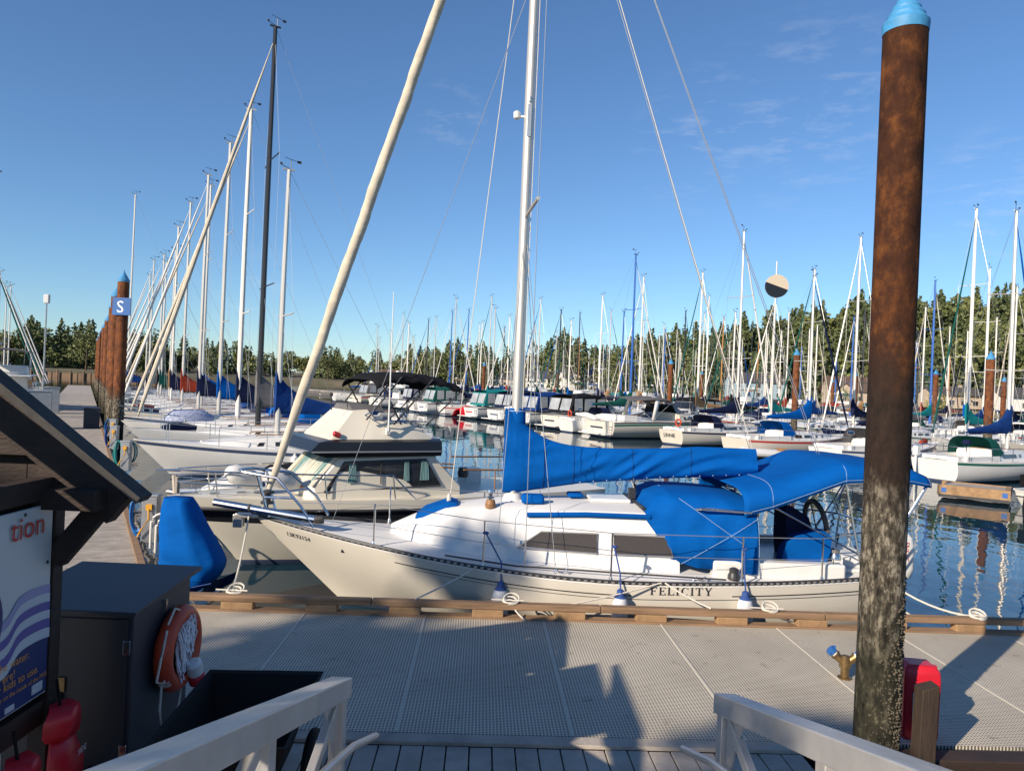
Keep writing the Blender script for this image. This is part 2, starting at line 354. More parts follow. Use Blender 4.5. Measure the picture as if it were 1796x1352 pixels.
# walkways of the pontoons beyond the fairway
def pontoon(n0, d0, d1):
    p = bpy.data.objects.new('pontoon', None); COL.objects.link(p); p.rotation_euler = (0, 0, R(30)); p['kind'] = 'structure'
    b = MB(); b.box((n0, (d0 + d1) / 2, .3), (2.4, d1 - d0, .3)); b.build('decking', wood_grey, p, 0)
    b = MB(); b.box((n0, (d0 + d1) / 2, .05), (2.1, d1 - d0 - .2, .36)); b.build('float_frame', timber_dk, p, 0)
    b = MB(); d = d0 + 2
    while d < d1:
        for sgn in (-1, 1): b.box((n0 + sgn * 5.2, d, .3), (8, .9, .22))
        d += 9.6
    b.build('finger', wood_grey, p, 0)
PONT = [47.2, 80.5, 116.0]
for n0 in PONT: pontoon(n0, 8 + n0 * .25, 185)

# ------------------------------------------------------------------ boat kit (local: x aft from the stem head, y athwart, z up from the water)
class Hull:
    def __init__(s, L, beam, fb, fm, fs, rake=1.2, tw=.62, trk=.25, deep=.45, vb=1.5, vm=3.6, pw=.9):
        s.L, s.b, s.fb, s.fm, s.fs, s.rake, s.tw, s.trk, s.deep, s.vb, s.vm, s.pw = L, beam, fb, fm, fs, rake, tw, trk, deep, vb, vm, pw
    def B(s, u):
        if u < .55: return s.b / 2 * math.sin(math.pi / 2 * u / .55) ** s.pw
        return s.b / 2 * (1 - (1 - s.tw) * ((u - .55) / .45) ** 2)
    def zs(s, u):
        if u < .6: return s.fm + (s.fb - s.fm) * (1 - u / .6) ** 1.6
        return s.fm + (s.fs - s.fm) * ((u - .6) / .4) ** 2
    def pt(s, u, z, side=-1, off=0):
        zs = s.zs(u); v = min(1, max(0, (zs - z) / (zs + s.deep))); p = s.vb + (s.vm - s.vb) * min(1, u / .45)
        lat = s.B(u) * (1 - v ** p); dd = max(0, (zs - z)) / zs
        x = u * s.L + s.rake * (1 - u) ** 2.5 * dd - s.trk * u ** 6 * dd
        return Vector((x, side * (lat + off), z))
    def at(s, x, z, side=-1, off=.006):
        u = x / s.L
        for _ in range(12): u = min(1, max(0, u + (x - s.pt(u, z).x) / s.L))
        return s.pt(u, z, side, off)
    def mesh(s, nu=26, stripe=None):
        b = MB(); us = [(i / nu) ** 1.25 for i in range(nu + 1)]; grids = {}
        for side in (-1, 1):
            g = []
            for u in us:
                zs = s.zs(u); a, c = stripe if stripe else (.04, .10)
                zl = [zs, zs - a, zs - c, zs * .62 - .02, zs * .4, zs * .22 + .02, .10, .03, -.12, -s.deep * .6, -s.deep]
                g.append([s.pt(u, z, side) for z in zl])
            grids[side] = g
            o = len(b.v); n = len(g[0])
            for r in g: b.v += [tuple(p) for p in r]
            for i in range(nu):
                for j in range(n - 1):
                    mi = 1 if (stripe and j == 1) else (2 if j == 6 else (3 if j >= 7 else 0))
                    q = (o + i * n + j, o + i * n + j + 1, o + (i + 1) * n + j + 1, o + (i + 1) * n + j)
                    b.f.append(q if side == -1 else q[::-1]); b.m.append(mi)
        n = len(grids[-1][0])
        for j in range(n - 1):
            b.add([grids[-1][-1][j], grids[-1][-1][j + 1], grids[1][-1][j + 1], grids[1][-1][j]], [(0, 1, 2, 3)], 2 if j == 6 else (3 if j >= 7 else 0))
        return b
    def deck(s, drop=.03, camber=.06, u0=0, u1=1, nu=22):
        b = MB(); rows = []
        for i in range(nu + 1):
            u = u0 + (u1 - u0) * i / nu; B = max(s.B(u) - .01, .001); z = s.zs(u) - drop
            rows.append([Vector((u * s.L, B * t, z + camber * (1 - t * t) * min(1, B))) for t in (-1, -.7, -.35, 0, .35, .7, 1)])
        return b.loft(rows, closed=False, cap=False)
    def rail(s, r, off=0, dz=0, n=5, u0=0., u1=1.):
        b = MB()
        for side in (-1, 1): b.tube([s.pt(u0 + (u1 - u0) * i / 24, s.zs(u0 + (u1 - u0) * i / 24), side, off) + Vector((0, 0, dz)) for i in range(25)], r, n)
        return b
    def strip(s, z0f, z1f, x0, x1, off=.005, sides=(-1,), n=20):
        b = MB()
        for side in sides:
            rows = []
            for i in range(n + 1):
                x = x0 + (x1 - x0) * i / n; u = x / s.L; zs = s.zs(u); rows.append([s.at(x, zs - z0f, side, off), s.at(x, zs - z1f, side, off)])
            b.loft(rows, False, False)
        return b
def cabin(st, camber=.06, inset=.10, edge=.07):
    """st: (x, halfwidth, ztop, zbase)"""
    rings = []
    for x, w, zt, zb in st:
        e = min(edge, (zt - zb) * .5); i = inset * (zt - zb) / .5
        rings.append([(x, -w, zb), (x, -w + i * .8, zt - e), (x, -w + i + e * .6, zt), (x, -w * .4, zt + camber), (x, w * .4, zt + camber), (x, w - i - e * .6, zt), (x, w - i * .8, zt - e), (x, w, zb)])
    return MB().loft(rings, True, True)
def cab_side(st, inset=.10, edge=.07, off=.008):
    xs = [q[0] for q in st]
    def f(x, t, side=-1):
        w = np.interp(x, xs, [q[1] for q in st]); zt = np.interp(x, xs, [q[2] for q in st]); zb = np.interp(x, xs, [q[3] for q in st])
        e = min(edge, (zt - zb) * .5); i = inset * (zt - zb) / .5
        return Vector((x, side * (w - i * .8 * t + off), zb + (zt - e - zb) * t))
    return f
def panel(pts, thick=.012, outward=None):
    """thin raised plate over a polygon of 3-d points"""
    pts = [Vector(p) for p in pts]; n = (pts[1] - pts[0]).cross(pts[2] - pts[0]).normalized()
    if outward is not None and n.dot(Vector(outward)) < 0: n = -n
    b = MB(); k = len(pts); b.v = [tuple(p) for p in pts] + [tuple(p + n * thick) for p in pts]
    b.f = [tuple(range(k, 2 * k)), tuple(range(k))[::-1]] + [(i, (i + 1) % k, k + (i + 1) % k, k + i) for i in range(k)]; b.m = [0] * len(b.f); return b
def cover_mesh(x0, x1, zt, zb, wid, n=40, k=14, fold=.02, seed=0, full=.75):
    """furled sail under its cover; zt/zb functions of t in 0..1"""
    rings = []; rnd = random.Random(seed); ph = rnd.random() * 6
    for i in range(n + 1):
        t = i / n; x = x0 + (x1 - x0) * t; a, c = zt(t), zb(t); w = wid(t); h = a - c; ring = []
        for j in range(k):
            an = 2 * math.pi * j / k; cy = math.sin(an); cz = math.cos(an); v = (cz + 1) / 2
            ex = full + (.75 - full) * min(1, t / .14); body = w * (abs(cy) ** ex) * (1.12 - .42 * v * min(1, .3 + t * 6)) * (1 if cy > 0 else -1)
            q = x * 4.6 - (c + h * v) * 13 + 1.6 * math.sin(x * 1.9 + ph) + ph
            f_ = fold * (1.3 - 2.2 * abs(math.sin(q * .5)) + .8 * math.sin(q * 2.3 + 1.7 + math.sin(x * 3)) + .6 * (1 - 2 * abs(math.sin(q * 1.6 + v * 2 + x)))) * math.sin(math.pi * v) ** .6
            ring.append((x, body + (f_ if cy > 0 else -f_) * (abs(cy) > .05), c + h * v))
        rings.append(ring)
    return MB().loft(rings, True, True)
def wind_vane(x, z, rnd):
    b = MB(); b.tube([(x, 0, z), (x, 0, z + .35)], .012, 4); a = rnd.uniform(-.5, .5)
    b.tube([(x - .25, -.1, z + .33 + a * .1), (x + .3, .12, z + .33)], .01, 4); b.box((x + .3, .12, z + .33), (.14, .02, .09)); b.tube([(x, 0, z), (x - .35, 0, z + .12)], .012, 4)
    b.lathe([(.001, 0), (.05, .02), (.05, .06), (.001, .09)], 6, (x - .35, 0, z + .12)); return b

def sailboat(label, pos, rz, L, mast_h, cover='royal blue', hullm=None, stripe=None, mastm=None, furl='white', dodger=None, seed=0, mast_at=.40, detail=2, group=None, boom=True, bottom=None, mast_r=None, furl_r=.055):
    rnd = random.Random(seed); e = empty('sailboat', pos, rz, label, 'sailboat', group)
    beam = L * .315; H = Hull(L, beam, 1.0 + .025 * L, .72 + .02 * L, .78 + .02 * L, rake=.12 * L, tw=.62)
    hm = hullm or white; mm = mastm or alum
    H.mesh(20 if detail > 1 else 12, (.06, .17) if stripe else None).build('hull', [hm, stripe or hm, boot, bottom or antif], e)
    H.deck(nu=14).build('deck', deckm, e)
    zr = H.zs(.45); st = [(.20 * L, .10 * beam, H.zs(.2) + .03, H.zs(.2) - .03), (.28 * L, .20 * beam, zr + .24, H.zs(.28) - .03), (.40 * L, .27 * beam, zr + .38, H.zs(.4) - .03), (.66 * L, .30 * beam, zr + .42, H.zs(.66) - .03)]
    cb = cabin(st).build('cabin', white, e)
    f = cab_side(st)
    for side in (-1, 1):
        for (a, c) in ((.36, .44), (.47, .54), (.56, .62)) if rnd.random() < .6 else ((.35, .47), (.49, .62)):
            panel([f(a * L, .35, side), f(c * L, .35, side), f(c * L, .8, side), f(a * L + .08, .8, side)], .008, (0, side, 0)).build('window', glassd, cb, 0)
    mx_ = mast_at * L; mb = zr + .4; r0 = mast_r or ((.07 if detail > 1 else .088) + mast_h * .0022)
    m_ = MB(); m_.tube([(mx_, 0, mb), (mx_, 0, mast_h * .6), (mx_ + .03, 0, mast_h)], [r0, r0 * .95, r0 * .72], 10, sq=.75); m_.box((mx_ + .03, 0, mast_h + .02), (.42, .05, .06)); mo = m_.build('mast', mm, e)
    wind_vane(mx_ + .1, mast_h + .04, rnd).build('wind_vane', darkm, mo, 0)
    zsp = [mast_h * .52] if mast_h < 13 else [mast_h * .40, mast_h * .69]
    for z in zsp:
        w = beam * .34
        MB().tube([(mx_ + .12, -w, z + .05), (mx_, 0, z), (mx_ + .12, w, z + .05)], .026, 5).build('spreader', mm, mo)
    rg = MB(); wr = .0065 if detail > 1 else .009
    for sgn in (-1, 1):
        w = beam * .34 * sgn; rg.tube([(mx_ + .03, 0, mast_h * .98)] + [(mx_ + .12, w, z + .05) for z in zsp[::-1]] + [(mx_ + .15, beam * .43 * sgn, zr)], wr, 3)
        rg.tube([(mx_, 0, zsp[0]), (mx_ + .45, beam * .42 * sgn, zr)], wr, 3)
    rg.tube([(mx_ + .05, 0, mast_h), (L * .985, 0, H.fs)], wr, 3); rg.build('rigging', wire, mo, 0)
    if furl:
        fm_ = {'white': mastw, 'green': c_green, 'blue': c_royal, 'navy': c_navy, 'tan': c_sail}[furl]
        p0 = Vector((.10 * L * .3, 0, H.fb + .35)); p1 = Vector((mx_ - .02, 0, mast_h * .965)); pts = [p0.lerp(p1, t) for t in (0, .03, .1, .3, .6, .85, .95, 1)]
        MB().tube(pts, [.02, .8 * furl_r, 1.25 * furl_r, 1.2 * furl_r, furl_r, .7 * furl_r, .3 * furl_r, .015], 8).build('furled_jib', fm_, mo)
    if boom:
        bl = .36 * L; zb_ = mb + .85
        MB().tube([(mx_ + .1, 0, zb_), (mx_ + bl, 0, zb_ + .05)], .06, 8).build('boom', mm, mo)
        cover_mesh(mx_ - .12, mx_ + bl - .05, lambda t: zb_ + .12 + 1.0 * math.exp(-t * 6) + .30 * (1 - t), lambda t: zb_ - .10 + .03 * t, lambda t: .15 * (1 - .45 * t), 18 if detail > 1 else 8, 10, .02, seed).build('sail_cover', COVERS[cover], mo)
    ra = MB(); zt = .6; q = .022 if detail < 2 else .013
    for side in (-1, 1):
        ra.tube([H.pt(u, H.zs(u), side, -.06) + Vector((0, 0, zt)) for u in (0.03, .08, .16, .3, .45, .6, .75, .9, .98)], .008 if detail > 1 else .012, 4)
        for u in (.10, .24, .38, .52, .66, .8, .93):
            p = H.pt(u, H.zs(u), side, -.06); ra.tube([p, p + Vector((0, 0, zt))], q, 4)
    ra.tube([H.pt(.14, H.zs(.14), -1, -.05) + Vector((0, 0, zt)), Vector((-.15, 0, H.fb + .62)), H.pt(.14, H.zs(.14), 1, -.05) + Vector((0, 0, zt))], .016, 5)
    ra.tube([H.pt(.97, H.zs(.97), -1, -.05) + Vector((0, 0, .62)), Vector((L, 0, H.fs + .62)), H.pt(.97, H.zs(.97), 1, -.05) + Vector((0, 0, .62))], .016, 5)
    ra.build('guard_rail', steel, e)
    co = MB()
    for side in (-1, 1): co.box((.80 * L, side * beam * .30, H.zs(.8) + .10), (.27 * L, .16, .24))
    co.box((.945 * L, 0, H.fs + .06), (.06 * L, beam * .55, .2)); co.build('cockpit_coaming', white, e, 0, .03)
    if dodger:
        dm = COVERS[dodger]; w = beam * .30; x = .62 * L; rings = []
        for xx, zz, hb in ((x, zr + .42, zr + .36), (x + .35, zr + 1.02, zr + .15), (x + 1.1, zr + 1.05, zr + .1)):
            rings.append([(xx, -w * math.copysign(abs(math.cos(a)) ** .5, math.cos(a)), hb + (zz - hb) * math.sin(a) ** .6) for a in [math.pi * k / 10 for k in range(11)]])
        MB().loft(rings, False, False).build('spray_dodger', dm, e)
    if detail > 1 and rnd.random() < .6:
        ob = MB(); ob.box((L + .12, -beam * .22, H.fs + .30), (.26, .24, .42)); ob.tube([(L + .15, -beam * .22, H.fs + .15), (L + .2, -beam * .22, -.2)], .06, 6); ob.build('outboard', darkm if rnd.random() < .5 else white, e, 30, .05)
    if detail > 1:
        if rnd.random() < .45: fe_ = MB(); fe_.torus((L - .02, beam * .2, H.fs + .5), .22, .055, 16, 6, Matrix.Rotation(R(90), 3, 'Y')); fe_.build('life_ring', rnd.choice([ringm, white, white]), e)
        hb = MB(); hb.box((.245 * L, 0, zr + .20), (.5, .5, .05)); hb.build('deck_hatch', glassd, e, 0, .01); hb = MB(); hb.box((.50 * L, 0, zr + .475), (.45, .45, .05)); hb.build('deck_hatch', glassd, e, 0, .01)
        hb = MB(); hb.box((.62 * L, 0, zr + .47), (.7, .62, .07)); hb.build('companionway_hatch', teak if rnd.random() < .4 else white, e, 0, .02)
        for s2 in (-1, 1): MB().tube([(.36 * L, s2 * beam * .19, zr + .42), (.36 * L + .05, s2 * beam * .19, zr + .47), (.60 * L, s2 * beam * .20, zr + .50), (.60 * L + .05, s2 * beam * .20, zr + .44)], .018, 5).build('handrail', teak, cb)
        if rnd.random() < .55: sbg = MB(); sbg.tube([(.10 * L, -.18, H.zs(.12) + .12), (.14 * L, .05, H.zs(.14) + .16), (.20 * L, .15, H.zs(.18) + .14)], [.08, .17, .09], 8); sbg.build('sail_bag', rnd.choice([c_mid, c_navy, c_red, c_sail, c_grey]), e, 50)
        bx_ = MB(); bx_.box((.80 * L, 0, H.zs(.8) + .06), (.20 * L, beam * .40, .06)); bx_.build('cockpit_sole', teak if rnd.random() < .5 else greyh, e, 0)
        sol = MB(); sol.tube([(.93 * L, beam * .3, H.fs + .4), (.93 * L, beam * .3, H.fs + .75)], .02, 5); sol.lathe([(.01, 0), (.17, .03), (.19, .12), (.12, .2), (.01, .22)], 12, (.93 * L, beam * .3, H.fs + .72)); sol.build('barbecue', steel if rnd.random() < .5 else c_navy, e)
        for u in (.45, .68):
            p = H.pt(u, H.zs(u) * .5, -1, .13); fd = MB().lathe([(.02, .42), (.05, .36), (.12, .28), (.12, -.22), (.05, -.3), (.02, -.32)], 10, p); fd.build('fender', rnd.choice([rubber, white, navyh]), e)
    return e

def motorboat(label, pos, rz, L, kind='express', canvas='navy', hullm=None, stripe=None, seed=0, group=None, detail=2):
    rnd = random.Random(seed); e = empty('motorboat', pos, rz, label, 'motorboat', group); beam = L * .34
    H = Hull(L, beam, 1.15 + .05 * L, .85 + .035 * L, .80 + .03 * L, rake=.13 * L, tw=.86, trk=.1, vb=1.25, vm=3.2, pw=.75); hm = hullm or white
    H.mesh(16 if detail > 1 else 10, (.16, .30) if stripe else None).build('hull', [hm, stripe or hm, boot, antif], e)
    H.deck(nu=12, drop=.02).build('deck', white, e)
    H.rail(.035, .01, -.05, 5).build('rub_rail', darkm, e)
    zd = H.zs(.5)
    if kind == 'express':
        st = [(.18 * L, .12 * beam, H.zs(.18) + .03, H.zs(.18) - .05), (.30 * L, .30 * beam, zd + .38, H.zs(.3) - .05), (.44 * L, .38 * beam, zd + .55, zd - .05), (.50 * L, .40 * beam, zd + .55, zd - .05)]
        cb = cabin(st).build('cabin', hm if hm is not navyh else white, e); f = cab_side(st)
        for side in (-1, 1): panel([f(.32 * L, .3, side), f(.46 * L, .3, side), f(.47 * L, .75, side), f(.36 * L, .75, side)], .008, (0, side, 0)).build('window', glassd, cb, 0)
        ws = MB(); x0, x1, z0, z1, w = .42 * L, .53 * L, zd + .55, zd + 1.25, .40 * beam
        ws.loft([[(x0, -w * .7, z0), (x0 - .1, 0, z0), (x0, w * .7, z0), (x1, w, z0)], [(x1 - .05, -w * .66, z1), (x1 - .12, 0, z1), (x1 - .05, w * .66, z1), (x1 + .3, w * .9, z1)]], False, False)
        ws.add([(x0, -w * .7, z0), (x1 - .05, -w * .66, z1), (x1 + .3, -w * .9, z1), (x1 + .35, -w, z0)], [(0, 1, 2, 3)]); ws.build('windshield', glassd, e, 0)
        fr = MB(); fr.tube([(x1 + .3, -w * .9, z1), (x1 - .05, -w * .66, z1), (x1 - .12, 0, z1), (x1 - .05, w * .66, z1), (x1 + .3, w * .9, z1)], .03, 5); fr.build('windshield_frame', alu, e)
        xa = .66 * L; ar = MB(); za = zd + 1.75
        ar.loft([[(xa + .5 + dx * .9, s * beam * .45, zd + .1), (xa + dx, s * beam * .40, za - .15), (xa + dx - .05, s * beam * .3, za), (xa + dx - .05, -s * beam * .3, za), (xa + dx, -s * beam * .40, za - .15), (xa + .5 + dx * .9, -s * beam * .45, zd + .1)] for dx, s in ((0, 1), (.38, 1))], False, False)
        so_ = ar.build('radar_arch', white, e); so_.modifiers.new('s', 'SOLIDIFY').thickness = .07
        cn = MB(); w2 = beam * .42
        cn.loft([[(xx, -w2, zz - .15), (xx, -w2 * .8, zz), (xx, 0, zz + .08), (xx, w2 * .8, zz), (xx, w2, zz - .15)] for xx, zz in ((x1, z1 + .05), (x1 + .8, z1 + .42), (xa + .3, z1 + .48), (.90 * L, z1 + .30))], False, False)
        cn.build('canvas_top', COVERS[canvas], e)
        if rnd.random() < .75:
            xs = [x1 + .35, .67 * L, .80 * L, .90 * L]
            for side in (-1, 1):
                cl_ = MB(); cl_.add([(x1 + .3, side * w2 * 1.01, zd + .3), (.93 * L, side * w2 * 1.01, zd + .12), (.90 * L, side * w2, z1 + .16), (.68 * L, side * w2, z1 + .33), (x1 + .55, side * w2, z1 + .2)], [(0, 1, 2, 3, 4)]); cl_.build('canvas_side', COVERS[canvas], e, 0)
                for a, c in zip(xs[:-1], xs[1:]):
                    panel([(a + .12, side * w2 * 1.03, zd + .42), (c - .08, side * w2 * 1.03, zd + .34), (c - .10, side * w2 * 1.02, z1 + .08), (a + .16, side * w2 * 1.02, z1 + .12)], .01, (0, side, 0)).build('enclosure_pane', clearv, e, 0)
            cl_ = MB(); cl_.add([(.93 * L, -w2, zd + .12), (.93 * L, w2, zd + .12), (.90 * L, w2, z1 + .16), (.90 * L, -w2, z1 + .16)], [(0, 1, 2, 3)]); cl_.build('canvas_back', COVERS[canvas], e, 0)
            for s2 in (-.5, .5): panel([(.932 * L, s2 * w2 - .42 * w2, zd + .35), (.932 * L, s2 * w2 + .42 * w2, zd + .35), (.908 * L, s2 * w2 + .42 * w2, z1 + .06), (.908 * L, s2 * w2 - .42 * w2, z1 + .06)], .012, (1, 0, 0)).build('enclosure_pane', clearv, e, 0)
        else:
            st2 = MB()
            st2.box((.86 * L, 0, zd + .15), (.10 * L, beam * .7, .4)); st2.build('aft_bench', white, e, 0, .04)
            for side in (-1, 1):
                for xx in (x1 + .4, .88 * L): MB().tube([(.72 * L, side * w2, zd + .1), (xx, side * w2, z1 + .25)], .02, 5).build('canvas_pole', steel, e)
    else:
        z2 = zd + 1.25; w = .40 * beam
        st = [(.20 * L, .30 * beam, zd + .35, H.zs(.2) - .05), (.26 * L, .36 * beam, zd + .5, zd - .03), (.36 * L, w, z2, zd - .05), (.74 * L, w, z2, zd - .05)]
        cb = cabin(st, inset=.06).build('cabin', hm if hm in (white, ivory, cream) else white, e); f = cab_side(st, inset=.06)
        for side in (-1, 1):
            for a, c in ((.37, .47), (.49, .60), (.62, .72)): panel([f(a * L, .45, side), f(c * L, .45, side), f(c * L, .88, side), f(a * L + (.12 if a < .4 else 0), .88, side)], .01, (0, side, 0)).build('window', glassd, cb, 0)
        panel([(.285 * L, -.28 * beam, zd + .62), (.285 * L, .28 * beam, zd + .62), (.345 * L, .26 * beam, z2 - .08), (.345 * L, -.26 * beam, z2 - .08)], .02, (-1, 0, .3)).build('windshield', glassd, cb, 0)
        rf = MB(); rf.box((.60 * L, 0, z2 + .08), (.56 * L, beam * .88, .07)); rf.build('flybridge_deck', white, e, 0, .03)
        fb_ = MB(); fb_.loft([[(x, -ww, z2 + .1), (x + .05, -ww * .92, z), (x + .05, ww * .92, z), (x, ww, z2 + .1)] for x, ww, z in ((.40 * L, .22 * beam, z2 + .25), (.45 * L, .36 * beam, z2 + .75), (.68 * L, .38 * beam, z2 + .7), (.70 * L, .38 * beam, z2 + .3))]); fb_.build('flybridge', white, e)
        cn = MB(); zc = z2 + 1.85
        cn.loft([[(x, -w, z - .12), (x, -w * .7, z), (x, 0, z + .07), (x, w * .7, z), (x, w, z - .12)] for x, z in ((.46 * L, zc - .1), (.55 * L, zc), (.72 * L, zc), (.80 * L, zc - .1))], False, False); cn.build('bimini_top', COVERS[canvas], e)
        po = MB()
        for x in (.50, .66, .77):
            for side in (-1, 1): po.tube([(.64 * L, side * w * .95, z2 + .2), (x * L, side * w, zc - .12)], .022, 5)
        po.build('bimini_frame', steel, e)
        ra_ = MB(); ra_.lathe([(.001, 0), (.28, .02), (.3, .1), (.26, .18), (.001, .22)], 14, (.72 * L, 0, zc + .2)); ra_.tube([(.72 * L, 0, z2 + .2), (.72 * L, 0, zc + .2)], .04, 6); ra_.build('radar_dome', white, e)
    for side in (-1, 1):
        for u in (.24, .34):
            p = H.pt(u, H.zs(u) * .62, side, .004); b_l = MB(); b_l.lathe([(.001, 0), (.11, 0), (.12, .012), (.11, .016)], 10, p, Matrix.Rotation(R(-side * 90), 3, 'X')); b_l.build('portlight', glassd, e, 0)
    ld = MB(); ld.tube([(L + .04, beam * .28, H.fs), (L + .10, beam * .28, .3)], .018, 5); ld.tube([(L + .04, beam * .40, H.fs), (L + .10, beam * .40, .3)], .018, 5)
    for z in (.45, .65, .85): ld.tube([(L + .08, beam * .28, z), (L + .08, beam * .40, z)], .014, 5)
    ld.build('boarding_ladder', steel, e)
    ex_ = MB(); ex_.box((L + .02, -beam * .08, H.fs * .62), (.02, beam * .36, .10)); ex_.build('transom_name', rnd.choice([navyh, boot, redh]), e, 0)
    sw = MB(); sw.box((L + .32, 0, .28), (.75, beam * .8, .07)); sw.build('swim_platform', white, e, 0, .02)
    ra = MB()
    for side in (-1, 1):
        ra.tube([H.pt(u, H.zs(u), side, -.06) + Vector((0, 0, .62 - u * .25)) for u in (.0, .06, .14, .25, .38, .5)] + [H.pt(.55, H.zs(.55), side, -.06)], .018, 5)
        for u in (.07, .16, .27, .40): p = H.pt(u, H.zs(u), side, -.06); ra.tube([p, p + Vector((0, 0, .62 - u * .25))], .014, 4)
    ra.build('guard_rail', steel, e)
    an = MB(); an.tube([(.6 * L, beam * .3, zd + 1.2), (.62 * L, beam * .32, zd + 1.2 + rnd.uniform(2.2, 3.6))], [.022, .008], 5); an.build('antenna', white, e)
    return e

# ------------------------------------------------------------------ the cream sloop alongside the main float
FA = R(2.2)
fe = empty('sailboat', (-3.92, 11.32, 0), FA, 'cream sloop FELICITY with royal blue canvas moored alongside the grating float', 'sailboat')
def fw(x, y, z): return fe_M @ Vector((x, y, z))
fe_M = Matrix.Translation((-3.88, 11.32, 0)) @ Matrix.Rotation(FA, 4, 'Z'); fe.location.x = -3.88; FL = 9.45
FH = Hull(FL, 3.12, 1.33, .85, .93, rake=1.46, tw=.66, trk=.35, vb=1.35, vm=3.4)
FH.mesh(40).build('hull', [cream, cream, boot, antif], fe)
FH.deck(drop=.02, camber=.08, nu=30).build('deck', deckm, fe)
tr = FH.rail(.028, -.01, .012, 6).build('toe_rail', darkm, fe)
slot = MB()
for side in (-1, 1):
    for i in range(95):
        u = .06 + i * .0098; p = FH.pt(u, FH.zs(u), side, .019) + Vector((0, 0, .012)); slot.box(p, (.045, .006, .022))
slot.build('rail_slots', alu, tr, 0)['kind'] = 'stuff'
FH.strip(-.0, .035, .05, 9.38, .004, (-1, 1), 40).build('rub_strake', white, fe, 0)
for s_ in (-1, 1): FH.strip(.15, .163, 2.3, 5.55, .004, (s_,), 24).build('cove_line', letter, fe, 0)
for s_ in (-1, 1): FH.strip(.15, .163, 6.95, 9.2, .004, (s_,), 24).build('cove_line', letter, fe, 0)
for s_ in (-1, 1): FH.strip(.20, .206, 2.6, 9.2, .004, (s_,), 34).build('cove_line', letter, fe, 0)
# FELICITY in drawn serif capitals
def serif(ch):
    st = []; V = lambda x, w=.16: st.append([(x, 0), (x + w, 0), (x + w, 1), (x, 1)]); Hh = lambda x0, x1, y, t=.07: st.append([(x0, y), (x1, y), (x1, y + t), (x0, y + t)])
    if ch in 'FEL':
        V(.12); Hh(.0, .40, 0, .05); Hh(.0, .38, .95, .05)
        if ch in 'FE': Hh(.28, .72, .93); st.append([(.66, .76), (.72, .76), (.72, .93), (.66, .93)]); Hh(.28, .56, .47); st.append([(.50, .38), (.56, .38), (.56, .64), (.50, .64)])
        if ch in 'EL': Hh(.28, .74, 0); st.append([(.68, .07), (.74, .07), (.74, .25), (.68, .25)])
        return st, .82
    if ch == 'I': V(.12); Hh(0, .40, 0, .05); Hh(0, .40, .95, .05); return st, .48
    if ch == 'T': V(.32); Hh(.18, .62, 0, .05); Hh(.0, .80, .93); st.append([(0, .74), (.06, .74), (.06, .93), (0, .93)]); st.append([(.74, .74), (.80, .74), (.80, .93), (.74, .93)]); return st, .88
    if ch == 'Y':
        st.append([(.34, 0), (.50, 0), (.50, .45), (.34, .45)]); st.append([(.34, .40), (.50, .45), (.24, .96), (.06, .96)]); st.append([(.36, .45), (.46, .40), (.76, .96), (.68, .96)])
        Hh(.2, .64, 0, .05); Hh(0, .34, .95, .05); Hh(.58, .86, .95, .05); return st, .92
    if ch == 'C':
        n = 16
        for i in range(n):
            a0 = R(50 + 260 * i / n); a1 = R(50 + 260 * (i + 1) / n)
            w0 = .07 + .10 * max(0, -math.cos(a0)); w1 = .07 + .10 * max(0, -math.cos(a1))
            st.append([(.44 + .42 * math.cos(a0), .5 + .5 * math.sin(a0)), (.44 + .42 * math.cos(a1), .5 + .5 * math.sin(a1)), (.44 + (.42 - w1) * math.cos(a1), .5 + (.5 - w1 * .7) * math.sin(a1)), (.44 + (.42 - w0) * math.cos(a0), .5 + (.5 - w0 * .7) * math.sin(a0))])
        st.append([(.70, .70), (.76, .70), (.76, .98), (.72, .98)]); return st, .90
    return st, .5
lt = MB(); cx = 5.80; hgt = .105
for ch in 'FELICITY':
    st, adv = serif(ch)
    for q in st: lt.add([FH.at(cx + x * hgt * 1.22, .715 + y * hgt, -1, .007) for x, y in q], [tuple(range(len(q)))])
    cx += (adv + .10) * hgt * 1.22
lt.build('boat_name', letter, fe, 0)
nb, _ = text_mb('13K93154', .098, lambda x, y: FH.at(.58 + x * 1.0, 1.06 + y - x * .10, -1, .007)); nb.build('registration_number', letter, fe, 0)
sb = MB(); sb.add([FH.at(1.48, .93, -1, .007), FH.at(1.53, .935, -1, .007), FH.at(1.50, .99, -1, .007)], [(0, 1, 2)]); sb.add([FH.at(1.38, .962, -1, .007), FH.at(1.62, .945, -1, .007), FH.at(1.5, .955, -1, .008)], [(0, 1, 2)]); sb.build('star_mark', letter, fe, 0)
# trunk cabin
FST = [(2.12, .10, 1.20, 1.08), (2.45, .42, 1.34, 1.04), (2.95, .66, 1.52, .97), (3.8, .86, 1.63, .92), (5.0, .97, 1.68, .84), (6.35, 1.0, 1.68, .83)]
fc = cabin(FST, camber=.05, inset=.09, edge=.10).build('cabin', deckm, fe, 40)
ff = cab_side(FST, inset=.09, edge=.10)
for side in (-1, 1):
    for (a, c, skl, skr) in ((4.02, 5.16, .34, .0), (5.40, 6.16, .0, -.09)):
        q = [ff(a, .36, side), ff(c - skr, .36, side), ff(c, .73, side), ff(a + skl, .73, side)]
        wn = panel(q, .010, (0, side, .2)).build('window', mesh_w, fc, 0)
        fr = MB(); fr.tube([v + Vector((0, side * .008, 0)) for v in q + q[:1]], .014, 5); fr.build('window_frame', alu, wn)
